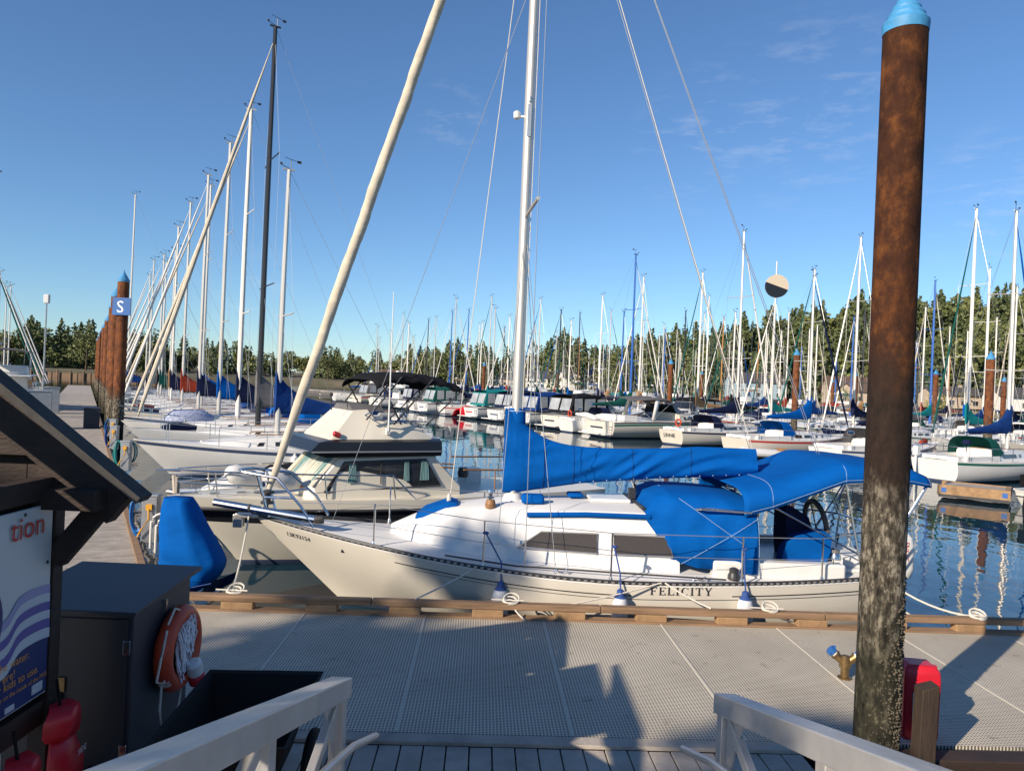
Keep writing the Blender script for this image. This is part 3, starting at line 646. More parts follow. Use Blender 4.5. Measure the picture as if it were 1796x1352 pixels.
# deck gear
for pts, nm in (([(4.15, -.80, 1.60), (5.0, -.86, 1.645), (5.92, -.88, 1.645)], 'handrail_cover'), ([(4.15, .80, 1.60), (5.92, .88, 1.645)], 'handrail_cover')): MB().tube(pts, .035, 8).build(nm, c_royal, fc)
b = MB(); b.loft([[(x, -w, z), (x, -w * .8, z + h), (x, w * .8, z + h), (x, w, z)] for x, w, z, h in ((2.5, .26, 1.37, .05), (2.62, .30, 1.41, .11), (3.0, .30, 1.54, .12), (3.12, .26, 1.58, .05))]); b.build('hatch_cover', c_royal, fe)
b = MB(); b.box((4.25, -.36, 1.77), (.34, .22, .14)); b.build('winch_cover', c_royal, fe, 40, .04)
b = MB(); b.box((4.95, .15, 1.78), (.24, .3, .07)); b.build('vent_cover', c_royal, fe, 40, .03)
b = MB(); b.box((5.45, .05, 1.76), (.62, .62, .06)); b.build('companionway_hatch', white, fe, 0, .02)
b = MB(); b.lathe([(.075, 0), (.08, .05), (.065, .11), (.05, .13)], 14, (3.62, -.5, 1.63)); b.build('winch_base', teak, fe)
b = MB(); b.lathe([(.05, .13), (.055, .15), (.035, .17), (.035, .22), (.06, .24), (.055, .27), (.02, .28)], 14, (3.62, -.5, 1.63)); b.build('winch', steel, fe)
b = MB(); b.tube([(5.85, -.75, 1.74), (5.85, .75, 1.74)], .03, 6); b.tube([(5.85, 0, 1.76), (5.86, 0, 2.0)], .03, 6); b.box((5.82, 0, 1.86), (.1, .1, .16)); b.build('traveller', darkm, fe)
b = MB()
for k in (-.12, -.05, .05, .12): b.tube([(5.84, k * .4, 1.95), (5.84 + k, k, 2.2)], .008, 5)
b.build('mainsheet', rope_w, fe, 0)
for x, y in ((4.62, -1.28), (6.55, -1.32)):
    z = FH.zs(x / FL); b = MB(); b.tube([(x - .1, y, z + .01), (x - .07, y, z + .07), (x - .02, y, z + .02), (x + .02, y, z + .02), (x + .07, y, z + .07), (x + .1, y, z + .01)], .012, 5); b.build('genoa_car', steel, fe)
b = MB(); b.tube([(3.0, -1.02, 1.03), (4.0, -1.22, .96), (6.9, -1.36, .9)], .013, 5); b.build('genoa_track', darkm, fe)
for x, y in ((7.05, -1.22), (8.55, -1.08)):
    b = MB(); b.lathe([(.085, 0), (.08, .05), (.06, .09), (.065, .14), (.03, .16)], 14, (x, y, FH.zs(x / FL) + (.02 if x < 8 else .28))); b.build('sheet_winch', darkm if x < 8 else steel, fe)
# mast, boom, furled sails, rigging
mz = 14.2
fm = MB(); fm.tube([(3.97, 0, 1.66), (3.97, 0, 8), (3.99, 0, mz)], [.115, .115, .095], 18, sq=.68); fm = fm.build('mast', alum, fe)
b = MB(); b.tube([(3.99, -.085, 1.7), (3.99, -.085, 13.5)], .008, 5); b.tube([(3.93, -.088, 1.9), (3.93, -.086, 13.5)], .006, 5); b.tube([(4.06, -.07, 2.0), (4.06, -.07, 13.5)], .006, 5); b.build('halyards', rope_w, fm, 0)
b = MB(); b.box((3.97, 0, 1.68), (.34, .26, .05)); b.lathe([(.17, .0), (.15, .05), (.13, .12)], 14, (3.97, 0, 1.68)); b.build('mast_collar', white, fm, 40)
b = MB(); b.box((3.97, -.10, 7.52), (.06, .05, .5)); b.lathe([(.03, -.02), (.035, .0), (.03, .06)], 10, (3.97, -.1, 7.82)); b.build('mast_bracket', alu, fm)
b = MB(); b.lathe([(.02, -.07), (.05, -.05), (.055, .04), (.03, .06)], 10, (3.78, -.02, 7.62)); b.box((3.85, -.02, 7.6), (.1, .03, .03)); b.build('deck_light', white, fm)
for z in (6.1, 10.3): MB().tube([(4.1, -1.05, z), (3.97, 0, z - .05), (4.1, 1.05, z)], .03, 6).build('spreader', alum, fm)
b = MB(); b.tube([(4.1, 0, 2.17), (7.72, 0, 2.33)], .075, 10); b.build('boom', alum, fm)
ztop = lambda t: 2.62 - .08 * math.sin(math.pi * min(1, t * 1.3)) + (3.10 - 2.62) * math.exp(-(t / .115) ** 1.5)
zbot = lambda t: float(np.interp(t, [0, .06, .3, .6, 1], [1.80, 1.81, 1.98, 2.10, 2.20]))
sc = cover_mesh(3.80, 7.74, ztop, zbot, lambda t: float(np.interp(t, [0, .05, .15, .5, 1], [.15, .18, .20, .18, .13])), 190, 40, .020, 4, .28).build('sail_cover', c_royal, fm, 60)
for ri in (30, 52, 96, 140):
    pts = [Vector(v.co) for v in sc.data.vertices[ri * 40:(ri + 1) * 40]]; cen = sum(pts, Vector()) / len(pts); MB().tube([p + (p - cen).normalized() * .003 for p in pts], .0035, 4).build('cover_seam', c_navy, sc, 0)
b = MB(); b.lathe([(.150, 2.55), (.150, 2.9), (.142, 3.05), (.128, 3.10)], 20, (3.97, 0, 0), Matrix.Diagonal((1, .80, 1))); b.build('cover_collar', c_royal, sc, 60)
stitch = mat('white_thread', (.30, .42, .58), .7)
b = MB()
for t in np.linspace(.3, .98, 14): b.lathe([(.001, -.01), (.011, 0), (.001, .01)], 6, (3.80 + 3.94 * t, -.5 * float(np.interp(t, [0, 1], [.20, .16])) - .05, zbot(t) + .035))
b.torus((3.97, 0, 3.06), .142, .007, 20, 5, Matrix.Diagonal((1, .82, 1))); b.build('cover_studs', stitch, sc)['kind'] = 'stuff'
p0 = Vector((.24, 0, 1.72)); p1 = Vector((3.90, 0, 13.9)); fj = MB(); N_ = 150; ringz = []
ax = (p1 - p0).normalized(); ux = Vector((0, 1, 0)); vx = ax.cross(ux).normalized()
for i in range(N_ + 1):
    t = i / N_; rr = float(np.interp(t, [0, .01, .04, .12, .35, .7, .93, 1], [.035, .045, .055, .070, .078, .074, .05, .02])); c = p0.lerp(p1, t); ring = []
    for k in range(16):
        a = 2 * math.pi * k / 16; tw = a + t * 42 + .8 * math.sin(t * 37); q = rr * (1 + .24 * (abs((tw / (2 * math.pi)) % 1 - .5) * 2) ** 3 + .05 * math.sin(3 * tw + t * 90))
        ring.append(c + ux * math.cos(a) * q + vx * math.sin(a) * q)
    ringz.append(ring)
fj.loft(ringz); fj.build('furled_jib', c_sail, fm, 60)
b = MB(); b.lathe([(.05, -.14), (.10, -.13), (.10, -.10), (.05, -.09), (.05, .02), (.10, .03), (.10, .06), (.04, .08)], 14, (.22, 0, 1.62)); b.tube([(.2, 0, 1.3), (.22, 0, 1.6)], .03, 6); b.build('furler_drum', darkm, fm)
b = MB()
for sgn in (-1, 1):
    b.tube([(3.98, 0, 13.9), (4.1, 1.05 * sgn, 10.3), (4.1, 1.05 * sgn, 6.1), (4.12, 1.22 * sgn, .99)], .0055, 4); b.tube([(3.98, 0, 6.0), (3.72, 1.14 * sgn, 1.0)], .0055, 4); b.tube([(3.98, 0, 6.0), (4.55, 1.16 * sgn, .96)], .0055, 4)
    b.tube([(4.12, 1.22 * sgn, .99), (4.12, 1.205 * sgn, 1.32)], .013, 5); b.tube([(4.03, 0, 13.9), (9.40, .05 * sgn, 1.0)], .0055, 4)
b.tube([(3.98, 0, 13.2), (7.70, 0, 2.45)], .006, 4); b.tube([(3.9, 0, 9.6), (1.2, 0, 1.2)], .004, 4); b.build('rigging', wire, fm, 0)
b = MB(); b.tube([(4.6, -.05, 11.5), (6.9, 0, 4.8), (7.74, 0, 2.5)], .008, 5); b.build('topping_lift', rope_w, fm, 0)
b = MB(); b.tube([(3.0, -.1, 1.62), (3.2, .02, 4.2), (3.93, 0, 12.5)], .007, 5); b.lathe([(.03, -.02), (.035, .05), (.02, .14)], 8, (2.99, -.1, 1.62)); b.build('spare_halyard', rope_w, fm, 0)
# pulpit, stanchions, lifelines
b = MB(); T = .021
for s_ in (-1, 1):
    b.tube([(1.05, s_ * .52, 1.25), (.85, s_ * .50, 1.55), (.45, s_ * .36, 1.93), (-.1, s_ * .24, 1.99)], T, 8); b.tube([(.30, s_ * .20, 1.32), (.12, s_ * .25, 1.97)], T, 8); b.tube([(.72, s_ * .45, 1.66), (.25, s_ * .22, 1.62)], T, 8)
b.tube([(-.1, -.24, 1.99), (-.22, 0, 1.99), (-.1, .24, 1.99)], T, 8); b.build('pulpit', steel, fe)
b = MB(); b.tube([(-.50, -.22, 1.52), (1.12, -.50, 1.36)], .058, 12); b.build('bow_pole', steel, fe)
b = MB(); b.lathe([(.065, -.06), (.07, 0), (.065, .06)], 10, (1.12, -.5, 1.36), Matrix.Rotation(R(80), 3, 'Y')); b.build('pole_fitting', darkm, fe); b = MB(); b.lathe([(.062, -.02), (.065, 0), (.062, .02)], 10, (.06, -.32, 1.465), Matrix.Rotation(R(80), 3, 'Y')); b.build('pole_fitting', darkm, fe)
b = MB(); b.box((-.06, 0, 1.30), (.36, .16, .06)); b.box((-.2, .06, 1.22), (.14, .02, .2)); b.box((-.2, -.06, 1.22), (.14, .02, .2)); b.build('bow_roller', alu, fe, 0, .01)
STX = [(1.98, .60), (3.54, .64), (5.27, .66), (7.1, .64), (8.3, .60)]
tops = {}
for s_ in (-1, 1):
    tops[s_] = [Vector((.85, s_ * .50, 1.60))]
    for x, h in STX:
        p = FH.pt(x / FL, FH.zs(x / FL), s_, -.05); b = MB(); b.tube([p, p + Vector((0, 0, h))], .0135, 8); b.lathe([(.035, 0), (.03, .03), (.018, .07)], 8, p); b.build('stanchion', steel, fe); tops[s_].append(p + Vector((0, 0, h)))
    tops[s_].append(Vector((9.15, s_ * 1.0, 1.56)))
    b = MB(); b.tube(tops[s_], .0055, 4); b.tube([p - Vector((0, 0, .30)) for p in tops[s_]], .0045, 4); b.build('lifeline', wire, fe, 0)
b = MB()
for s_ in (-1, 1):
    b.tube([(8.5, s_ * 1.08, .92), (8.6, s_ * 1.06, 1.52), (9.1, s_ * .95, 1.56), (9.42, s_ * .6, 1.56), (9.46, 0, 1.56)], .016, 6); b.tube([(9.36, s_ * .6, .95), (9.42, s_ * .6, 1.56)], .016, 6); b.tube([(8.6, s_ * 1.06, 1.25), (9.35, s_ * .78, 1.25), (9.44, 0, 1.25)], .013, 6)
b.build('pushpit', steel, fe)
# cockpit
b = MB()
for s_ in (-1, 1): b.box((7.75, s_ * 1.02, FH.fm + .13), (1.9, .2, .24))
b.box((8.4, 0, .96), (1.4, 1.7, .06)); b.box((9.1, 0, 1.04), (.5, 1.4, .2)); b.build('cockpit_coaming', white, fe, 0, .05)
b = MB(); b.torus((8.75, 0, 1.46), .38, .042, 30, 8, Matrix.Rotation(R(82), 3, 'Y')); 
for k in range(5): a = k * 1.2566; b.tube([(8.75, 0, 1.46), (8.75 - .05 * math.sin(a), .38 * math.cos(a), 1.46 + .38 * math.sin(a))], .009, 5)
b.build('steering_wheel', mat('wheel_leather', (.09, .075, .065), .6), fe)
b = MB(); b.loft([[(x - w * .5, -.22 - w * .2, z), (x + w, -.25, z), (x + w, .2, z), (x - w * .5, .2, z)] for x, w, z in ((8.35, .30, .92), (8.33, .34, 1.25), (8.28, .24, 1.62), (8.2, .06, 1.78))]); b.build('pedestal_cover', c_navy, fe, 40)
b = MB(); b.loft([[(x - w, -.52, z), (x + w, -.5, z), (x + w, -.30, z), (x - w, -.30, z)] for x, w, z in ((8.35, .34, .93), (8.4, .36, 1.15), (8.5, .28, 1.38), (8.62, .05, 1.46))]); b.build('winch_bag', c_royal, fe, 40)
# spray dodger and bimini
def arch(x, hw, zb, zt, n=24, p=.36, q=.40): return [Vector((x, -hw * math.copysign(abs(math.cos(a)) ** p, math.cos(a)), zb + (zt - zb) * abs(math.sin(a)) ** q)) for a in [math.pi * k / n for k in range(n + 1)]]
keys = [(5.86, .88, 1.60, 1.70), (6.0, .90, 1.42, 1.90), (6.22, .97, 1.05, 1.99), (6.6, 1.05, .98, 1.99), (7.0, 1.10, .95, 1.97), (7.42, 1.14, .93, 1.93)]
rings = []
for i in range(40):
    x = 5.86 + (7.42 - 5.86) * i / 39; k = [float(np.interp(x, [q[0] for q in keys], [q[j] for q in keys])) for j in (1, 2, 3)]
    ring = arch(x, *k)
    for j, v in enumerate(ring):
        s_ = math.sin(math.pi * j / 24) ** .5; w_ = (.030 * (1 - 2 * abs(math.sin(v.x * 4.5 + v.z * 5))) + .014 * math.sin(v.x * 17 - v.z * 9)) * (1.25 - s_); v.y += -w_ if v.y < 0 else w_
    rings.append(ring)
dg = MB().loft(rings, False, False).build('spray_dodger', c_royal, fe, 60); dg.modifiers.new('s', 'SOLIDIFY').thickness = .008
def seamtube(pts, par, nm='stitched_seam'): MB().tube(pts, .003, 4).build(nm, stitch, par, 0)
for a, c in (((6.22, .95, 2.0), (7.2, 1.13, 1.35)), ((7.42, 1.14, 1.72), (6.35, 1.03, 1.02)), ((7.40, 1.16, 1.74), (7.43, 1.16, .95))):
    pts = []
    for t in np.linspace(0, 1, 9):
        x = a[0] + (c[0] - a[0]) * t; z = a[2] + (c[2] - a[2]) * t; k = [float(np.interp(x, [q[0] for q in keys], [q[j] for q in keys])) for j in (1, 2, 3)]
        f_ = min(1, max(0, (z - k[1]) / (k[2] - k[1]))) ** (1 / .40); y = k[0] * math.cos(math.asin(f_)) ** .36 + .025; pts.append((x, -y - .012, z))
    seamtube(pts, dg)
b = MB(); b.tube([(6.55, -1.0, 1.80), (6.6, -1.08, 1.82), (7.3, -1.12, 1.80), (7.36, -1.08, 1.79)], .022, 8); b.build('grab_bar', steel, fe)
bk = [(7.20, 1.12, 1.74, 2.10), (7.6, 1.14, 1.86, 2.24), (8.1, 1.16, 2.06, 2.39), (8.62, 1.18, 2.27, 2.58), (9.1, 1.18, 2.30, 2.60), (9.6, 1.16, 2.29, 2.56), (9.9, 1.10, 2.24, 2.42)]
rings = []
for i in range(30):
    x = 7.20 + 2.70 * i / 29; k = [float(np.interp(x, [q[0] for q in bk], [q[j] for q in bk])) for j in (1, 2, 3)]; k[2] -= .03 * abs(math.sin((x - 7.2) * 2.2)); rings.append(arch(x, k[0], k[1], k[2], 20, .34, .62))
bm_ = MB().loft(rings, False, False).build('bimini_top', c_royal, fe, 60); bm_.modifiers.new('s', 'SOLIDIFY').thickness = .008
for x in (8.62, 9.88, 7.6): k = [float(np.interp(x, [q[0] for q in bk], [q[j] for q in bk])) for j in (1, 2, 3)]; seamtube([v + Vector((0, 0, .012)) for v in arch(x, k[0] + .005, k[1], k[2] - .02, 20, .34, .62)], bm_)
seamtube([(q[0], -q[1] - .008, q[2] + .04) for q in bk], bm_)
b = MB()
for s_ in (-1, 1):
    for p_, q_ in (((8.62, s_ * 1.15, 2.30), (8.95, s_ * 1.08, 1.0)), ((9.86, s_ * 1.08, 2.28), (9.15, s_ * 1.08, 1.05)), ((9.86, s_ * 1.05, 2.28), (9.2, s_ * .95, 1.0)), ((7.6, s_ * 1.12, 1.9), (9.0, s_ * 1.08, 1.2))): MB().tube([p_, q_], .014, 6).build('bimini_strut', steel, fe)
# rescue bag on the pushpit
rb = empty('rescue_bag', (fw(9.86, -.45, 1.13)), FA, 'white rescue sling bag with red lettering hung on the stern rail of the cream sloop', 'bag')
b = MB(); b.loft([[(.22 * w * math.copysign(abs(math.cos(a)) ** .6, math.cos(a)), .07 * w * math.sin(a), zz) for a in [2 * math.pi * k / 18 for k in range(18)]] for zz, w in ((-.36, .5), (-.33, .8), (-.2, 1), (.12, .98), (.27, .82), (.35, .45))]); b.build('bag_body', white, rb, 50)
t_, w_ = text_mb('SNSYC', .10, lambda x, y: Vector((.03 + y, -.074, .22 - x * 1.0))); t_.build('lettering', letterr, rb, 0)
t_, w_ = text_mb('EY', .085, lambda x, y: Vector((-.17 + x * .9, -.074, .16 + y + .02 * x))); t_.build('lettering', letterr, rb, 0)
b = MB(); b.tube([(-.05, -.075, .2), (-.02, -.085, .05), (-.06, -.08, -.08)], .014, 5); b.build('strap', yel, rb)

# fenders hung from the near side
for x, lab in ((3.56, 'white cylindrical fender hanging below the cabin front on the cream hull'), (5.30, 'white cylindrical fender hanging left of the painted boat name'), (7.12, 'white cylindrical fender hanging right of the painted boat name')):
    zc = .46; p = FH.pt(x / FL, zc, -1, .118); w = fw(*p); f_ = empty('fender', w, FA, lab, 'fender', 'fenders along the cream sloop')
    MB().lathe([(.03, -.34), (.07, -.31), (.105, -.24), (.108, .0), (.105, .16), (.08, .235), (.05, .26)], 18).build('fender_body', rubber, f_, 50)
    MB().lathe([(.085, .232), (.052, .265), (.045, .33), (.02, .345)], 14).build('fender_end', rope_b, f_)
    top = FH.pt(x / FL, FH.zs(x / FL), -1, -.04) + Vector((0, 0, .48)); q = Vector(top) - Vector(p)
    MB().tube([(0, 0, .33), (0, .06, q.z * .6), (q.x, q.y, q.z)], .011, 6).build('lanyard', rope_b, f_)
    MB().torus((q.x, q.y, q.z), .03, .016, 10, 6).build('knot', rope_b, f_)
# mooring lines
def line(lab, pts, mat_, r=.012, coil=None):
    o = MB(); P = [Vector(p) for p in pts]
    o.tube(P, r, 6)
    if coil:
        c = Vector(coil)
        for k in range(3): o.torus(c + Vector((.02 * k, .01 * k, .015 * k)), .07 + .015 * k, r, 14, 5, Matrix.Rotation(.25 * k, 3, 'X'))
        o.tube([c + Vector((-.22, .02, .01)), c + Vector((.2, -.02, .02))], r * .8, 5)
    return tag(o.build('mooring_line', mat_), lab, 'rope')
def sag(a, c, s, n=9): a, c = Vector(a), Vector(c); return [a.lerp(c, i / n) - Vector((0, 0, s * 4 * (i / n) * (1 - i / n))) for i in range(n + 1)]
RZ = DOCK + .205
line('white bow line dropping from the bow roller to the rail left of the sloop', sag(fw(-.02, -.1, 1.3), mf(.85, 3.34, RZ), .10), rope_w, .013, mf(.85, 3.34, RZ))
line('grey spring line crossing the hull beside the leftmost fender', sag(fw(3.5, -1.33, .98), mf(3.2, 3.25, RZ), .02), rope_w, .011)
line('white line made fast on the rail right of the leftmost fender', sag(mf(4.42, 3.25, RZ), mf(4.62, 3.1, DOCK + .02), .02), rope_w, .011, mf(4.4, 3.25, RZ + .01))
line('tan line crossing the FELICITY lettering', sag(fw(6.0, -1.56, .88), mf(7.05, 3.25, RZ), .02), rope_w, .011)
line('tan line running down left from the rail fairlead beside the middle fender', sag(fw(5.95, -1.56, .88), mf(5.0, 3.25, RZ - .05), .02), rope_w, .011)
line('white line coiled on the rail by the rusty pile', sag(mf(7.75, 3.25, RZ), mf(8.35, 3.33, RZ - .2), .03), rope_w, .012, mf(7.8, 3.25, RZ + .01))
line('pale double stern line sagging to the rail right of the rusty pile', sag(fw(9.32, -.75, .95), mf(10.6, 3.25, RZ), .13), rope_w, .014, mf(10.6, 3.25, RZ))
line('second pale stern line sagging lower over the water', sag(fw(9.32, -.65, .9), mf(9.95, 3.38, RZ - .1), .12), rope_w, .012)

# ------------------------------------------------------------------ flybridge cruiser behind the sloop's bow
CO = Vector((-5.85, 12.75, 0)); CA = R(32)
ce = empty('motor_cruiser', CO, CA, 'ivory flybridge cruiser with black hull band and dark brow moored behind the sloop bow', 'motorboat')
CH = Hull(8.7, 2.7, 1.32, 1.25, 1.27, rake=1.3, tw=.88, trk=.1, vb=1.15, vm=3.0, pw=.72)
CH.mesh(30, (.20, .46)).build('hull', [ivory, blackh, boot, antif], ce)
CH.deck(drop=.01, camber=.05).build('deck', ivory, ce)
CH.rail(.03, .01, -.19, 6).build('rub_rail', darkm, ce)
CST = [(2.15, .72, 1.45, 1.24), (2.3, .88, 1.52, 1.24), (2.72, .97, 2.02, 1.24), (4.55, 1.02, 2.06, 1.24), (5.15, 1.02, 1.46, 1.24)]
cc = cabin(CST, camber=.03, inset=.03, edge=.04).build('cabin', ivory, ce, 30); cf = cab_side(CST, inset=.03, edge=.04)
curtain = mat('curtain_teal', (.16, .30, .30), .8, var=.5, vscale=16, stretch=(1, 1, .1))
for side in (-1, 1):
    q = [(2.46, .36), (4.72, .36), (4.40, .93), (2.80, .93)]
    w_ = panel([cf(x, t, side) for x, t in q], .008, (0, side, 0)).build('window', glassd, cc, 0)
    fr = MB(); fr.tube([cf(x, t, side) + Vector((0, side * .01, 0)) for x, t in q + q[:1]], .018, 5); fr.tube([cf(3.5, .36, side) + Vector((0, side * .012, 0)), cf(3.5, .93, side) + Vector((0, side * .012, 0))], .012, 5); fr.build('window_frame', darkm, w_)
    for x0, x1, tw_ in ((2.86, 3.05, .07), (3.95, 4.07, .03), (4.28, 4.48, .06)):
        rows = []
        for i in range(13):
            x = x0 + (x1 - x0) * i / 12; rows.append([cf(x, .42, side) + Vector((0, side * (.010 + .006 * (i % 2)), 0)), cf(x + tw_ * (.5 - i / 12), .9, side) + Vector((0, side * (.010 + .006 * (i % 2)), 0))])
        MB().loft(rows, False, False).build('curtain', curtain, w_)
    b = MB(); b.tube([(4.72, side * 1.035, 1.88), (4.98, side * 1.035, 1.86)], .018, 6); b.tube([(4.74, side * 1.035, 1.81), (5.0, side * 1.035, 1.79)], .018, 6); b.build('grab_rail', teak, cc)
rows = []
for i in range(25):
    y = -.74 + 1.48 * i / 24; rows.append([Vector((2.30 - .012 * (i % 2), y, 1.53)), Vector((2.68 - .012 * (i % 2), y, 2.0))])
ws = MB().loft(rows, False, False).build('windshield_curtain', curtain, cc, 0)
b = MB()
for y in (-.84, 0, .84): b.tube([(2.24, y, 1.50), (2.70, y, 2.02)], .045, 6)
b.build('windshield_post', ivory, cc)
# brow, flybridge
br = MB(); br.loft([[(x0, -w, z), (x0 + .02, w, z), (4.7, w + .02, z), (4.7, -w - .02, z)] for x0, w, z in ((2.42, 1.02, 2.03), (2.12, 1.06, 2.12), (2.30, 1.03, 2.30), (2.62, .92, 2.34))]); br.build('brow', blackh, ce, 20)
b = MB(); b.tube([(4.7, -1.085, 2.12), (2.16, -1.07, 2.13), (2.06, 0, 2.13), (2.16, 1.07, 2.13)], .016, 5); b.build('brow_trim', alu, ce)
fb = MB(); fb.loft([[(x, -w, 2.32), (x + s1, -w2, z), (x + s1, w2, z), (x, w, 2.32)] for x, w, w2, s1, z in ((2.52, .78, .66, .10, 2.36), (2.56, .86, .60, .50, 2.86), (3.2, .93, .62, .12, 2.88), (3.35, .93, .80, .05, 2.70), (4.25, .93, .82, .0, 2.60), (4.55, .93, .86, .0, 2.36))]); fb.build('flybridge', ivory, ce, 25)
b = MB(); b.loft([[(x, -w, z), (x, -w * .6, z + .12), (x, w * .6, z + .12), (x, w, z)] for x, w, z in ((3.05, .6, 2.84), (3.35, .64, 2.86), (3.7, .6, 2.82))]); b.build('console_cover', c_grey, ce, 40)
b = MB(); b.box((3.75, -.1, 2.83), (.7, .07, .05)); b.build('bridge_rail', teak, ce, 0, .01)
b = MB(); b.tube([(3.2, -.82, 2.78), (3.3, -.90, 2.86), (4.9, -.95, 2.84)], .013, 5); b.tube([(3.2, -.82, 2.78), (3.35, -.92, 2.70), (4.4, -.95, 2.68)], .011, 5); b.build('bridge_handrail', steel, ce)
bi = [(3.35, 3.40), (3.5, 3.53), (4.1, 3.58), (4.7, 3.54), (5.2, 3.38)]
rings = []
for i in range(22):
    x = 3.35 + 1.85 * i / 21; z = float(np.interp(x, [q[0] for q in bi], [q[1] for q in bi])) + .025 * math.cos(i * 1.9); rings.append([Vector((x, -.95 * math.copysign(abs(math.cos(a)) ** .5, math.cos(a)), z - .16 + .18 * math.sin(a))) for a in [math.pi * k / 12 for k in range(13)]])
o = MB().loft(rings, False, False).build('bimini_top', c_black, ce, 60); o.modifiers.new('s', 'SOLIDIFY').thickness = .01
b = MB()
for s_ in (-1, 1):
    b.tube([(3.9, s_ * .9, 2.62), (3.45, s_ * .95, 3.40)], .016, 6); b.tube([(3.75, s_ * .9, 2.62), (4.5, s_ * .95, 3.5)], .018, 6); b.tube([(3.2, s_ * .9, 2.7), (3.85, s_ * .95, 3.52)], .016, 6); b.tube([(4.4, s_ * .92, 2.6), (5.15, s_ * .95, 3.32)], .014, 6)
b.build('bimini_frame', darkm, ce)
b = MB(); b.tube([(3.62, -.96, 2.50), (3.60, -.98, 5.1)], [.018, .007], 6); b.box((3.62, -.93, 2.5), (.07, .06, .12)); b.build('antenna', white, ce)
b = MB(); b.tube([(2.72, -.35, 2.85), (2.70, -.35, 3.10)], .012, 5); b.lathe([(.03, 0), (.035, .05), (.02, .07)], 8, (2.70, -.35, 3.10)); b.build('running_light', darkm, ce)
b = MB(); b.lathe([(.05, -.06), (.05, .05), (.02, .07)], 10, (2.66, -.86, 2.43), Matrix.Rotation(R(-70), 3, 'Y')); b.build('horn', redh, ce)
b = MB()
for s_ in (-1, 1):
    P = [CH.pt(u, CH.zs(u), s_, -.08) for u in (.02, .08, .16, .28, .42)]
    b.tube([p + Vector((0, 0, .44)) for p in P] + [CH.pt(.47, CH.zs(.47), s_, -.06)], .016, 6); b.tube([p + Vector((0, 0, .22)) for p in P[:3]], .012, 6)
    for p in P[1:]: b.tube([p + Vector((.06, 0, 0)), p + Vector((0, 0, .44))], .014, 6)
b.tube([CH.pt(.02, 1.3, -1, -.08) + Vector((0, 0, .44)), (-.18, 0, 1.75), CH.pt(.02, 1.3, 1, -.08) + Vector((0, 0, .44))], .016, 6); b.build('bow_rail', steel, ce)
b = MB(); b.box((6.8, 0, 1.20), (3.2, 2.1, .05)); b.build('cockpit_sole', white, ce, 0)
b = MB(); b.tube([(5.2, -1.06, 1.75), (6.4, -1.1, 1.72)], .02, 6); b.tube([(6.0, 1.05, 1.78), (7.5, 1.05, 1.75)], .02, 6); b.tube([(5.9, -1.1, 1.28), (5.9, -1.1, 1.73)], .014, 5); b.build('cockpit_rail', teak, ce)
b = MB(); b.box((6.2, .5, 1.4), (.4, .4, .4)); b.build('cockpit_seat', white, ce, 0, .03); b = MB(); b.lathe([(.1, 0), (.12, .1), (.08, .2)], 10, (5.6, -.3, 1.5)); b.build('helm_post', darkm, ce)
b = MB()
for x in (.75, 1.2, 1.5): b.box((x, -.15, 1.33), (.16, .05, .05))
b.box((.35, 0, 1.33), (.3, .1, .06)); b.build('deck_cleat', steel, ce, 0, .01)
# small grey runabout with twin white fenders nosed in beyond the cruiser bow
ru = empty('runabout', nd(1.6, 17.1), R(30), 'small grey runabout with black cockpit cover nosed in beyond the ivory cruiser', 'motorboat')
RHh = Hull(5.2, 2.0, .95, .85, .8, rake=.8, tw=.85, trk=.05, vb=1.2, vm=3, pw=.7)
RHh.mesh(20).build('hull', [greyh, greyh, boot, antif], ru); RHh.deck().build('deck', white, ru); RHh.rail(.035, .01, -.04).build('rub_rail', alu, ru)
b = MB(); b.loft([[(x, -w, z), (x, -w * .6, z + h), (x, w * .6, z + h), (x, w, z)] for x, w, z, h in ((1.5, .55, .92, .08), (2.3, .85, .9, .55), (3.6, .9, .88, .5), (5.0, .8, .85, .15))]); b.build('cockpit_cover', c_black, ru, 40)
b = MB(); b.loft([[(x, -w, .9), (x, -w * .8, .9 + h), (x, w * .8, .9 + h), (x, w, .9)] for x, w, h in ((.7, .2, .05), (1.3, .5, .34), (1.9, .7, .42))]); b.build('foredeck_hatch', white, ru, 40)
b = MB(); b.tube([RHh.pt(u, RHh.zs(u), -1, -.05) + Vector((0, 0, .3)) for u in (.02, .1, .25, .4)] , .014, 5); b.tube([RHh.pt(u, RHh.zs(u), 1, -.05) + Vector((0, 0, .3)) for u in (.02, .1, .25, .4)], .014, 5)
for u in (.1, .25, .4):
    for s_ in (-1, 1): p = RHh.pt(u, RHh.zs(u), s_, -.05); b.tube([p, p + Vector((0, 0, .3))], .012, 5)
b.build('bow_rail', steel, ru)
for k, (x, y, lab) in enumerate(((1.55, -.25, 'left of the two fat white fenders lying on the cruiser foredeck'), (2.15, -.62, 'right of the two fat white fenders lying on the cruiser foredeck'))):
    pr = CO + Matrix.Rotation(CA, 3, 'Z') @ Vector((x - .35, y, 1.62)); f_ = empty('fender', pr, CA + R(15), lab, 'fender')
    MB().lathe([(.03, -.36), (.10, -.32), (.17, -.20), (.18, .15), (.13, .3), (.05, .36), (.03, .40)], 18, (0, 0, 0), Matrix.Rotation(R(112), 3, 'Y')).build('fender_body', white, f_, 50)
    MB().lathe([(.05, .36), (.04, .44), (.015, .46)], 10, (0, 0, 0), Matrix.Rotation(R(112), 3, 'Y')).build('fender_end', redh if k else rope_b, f_)

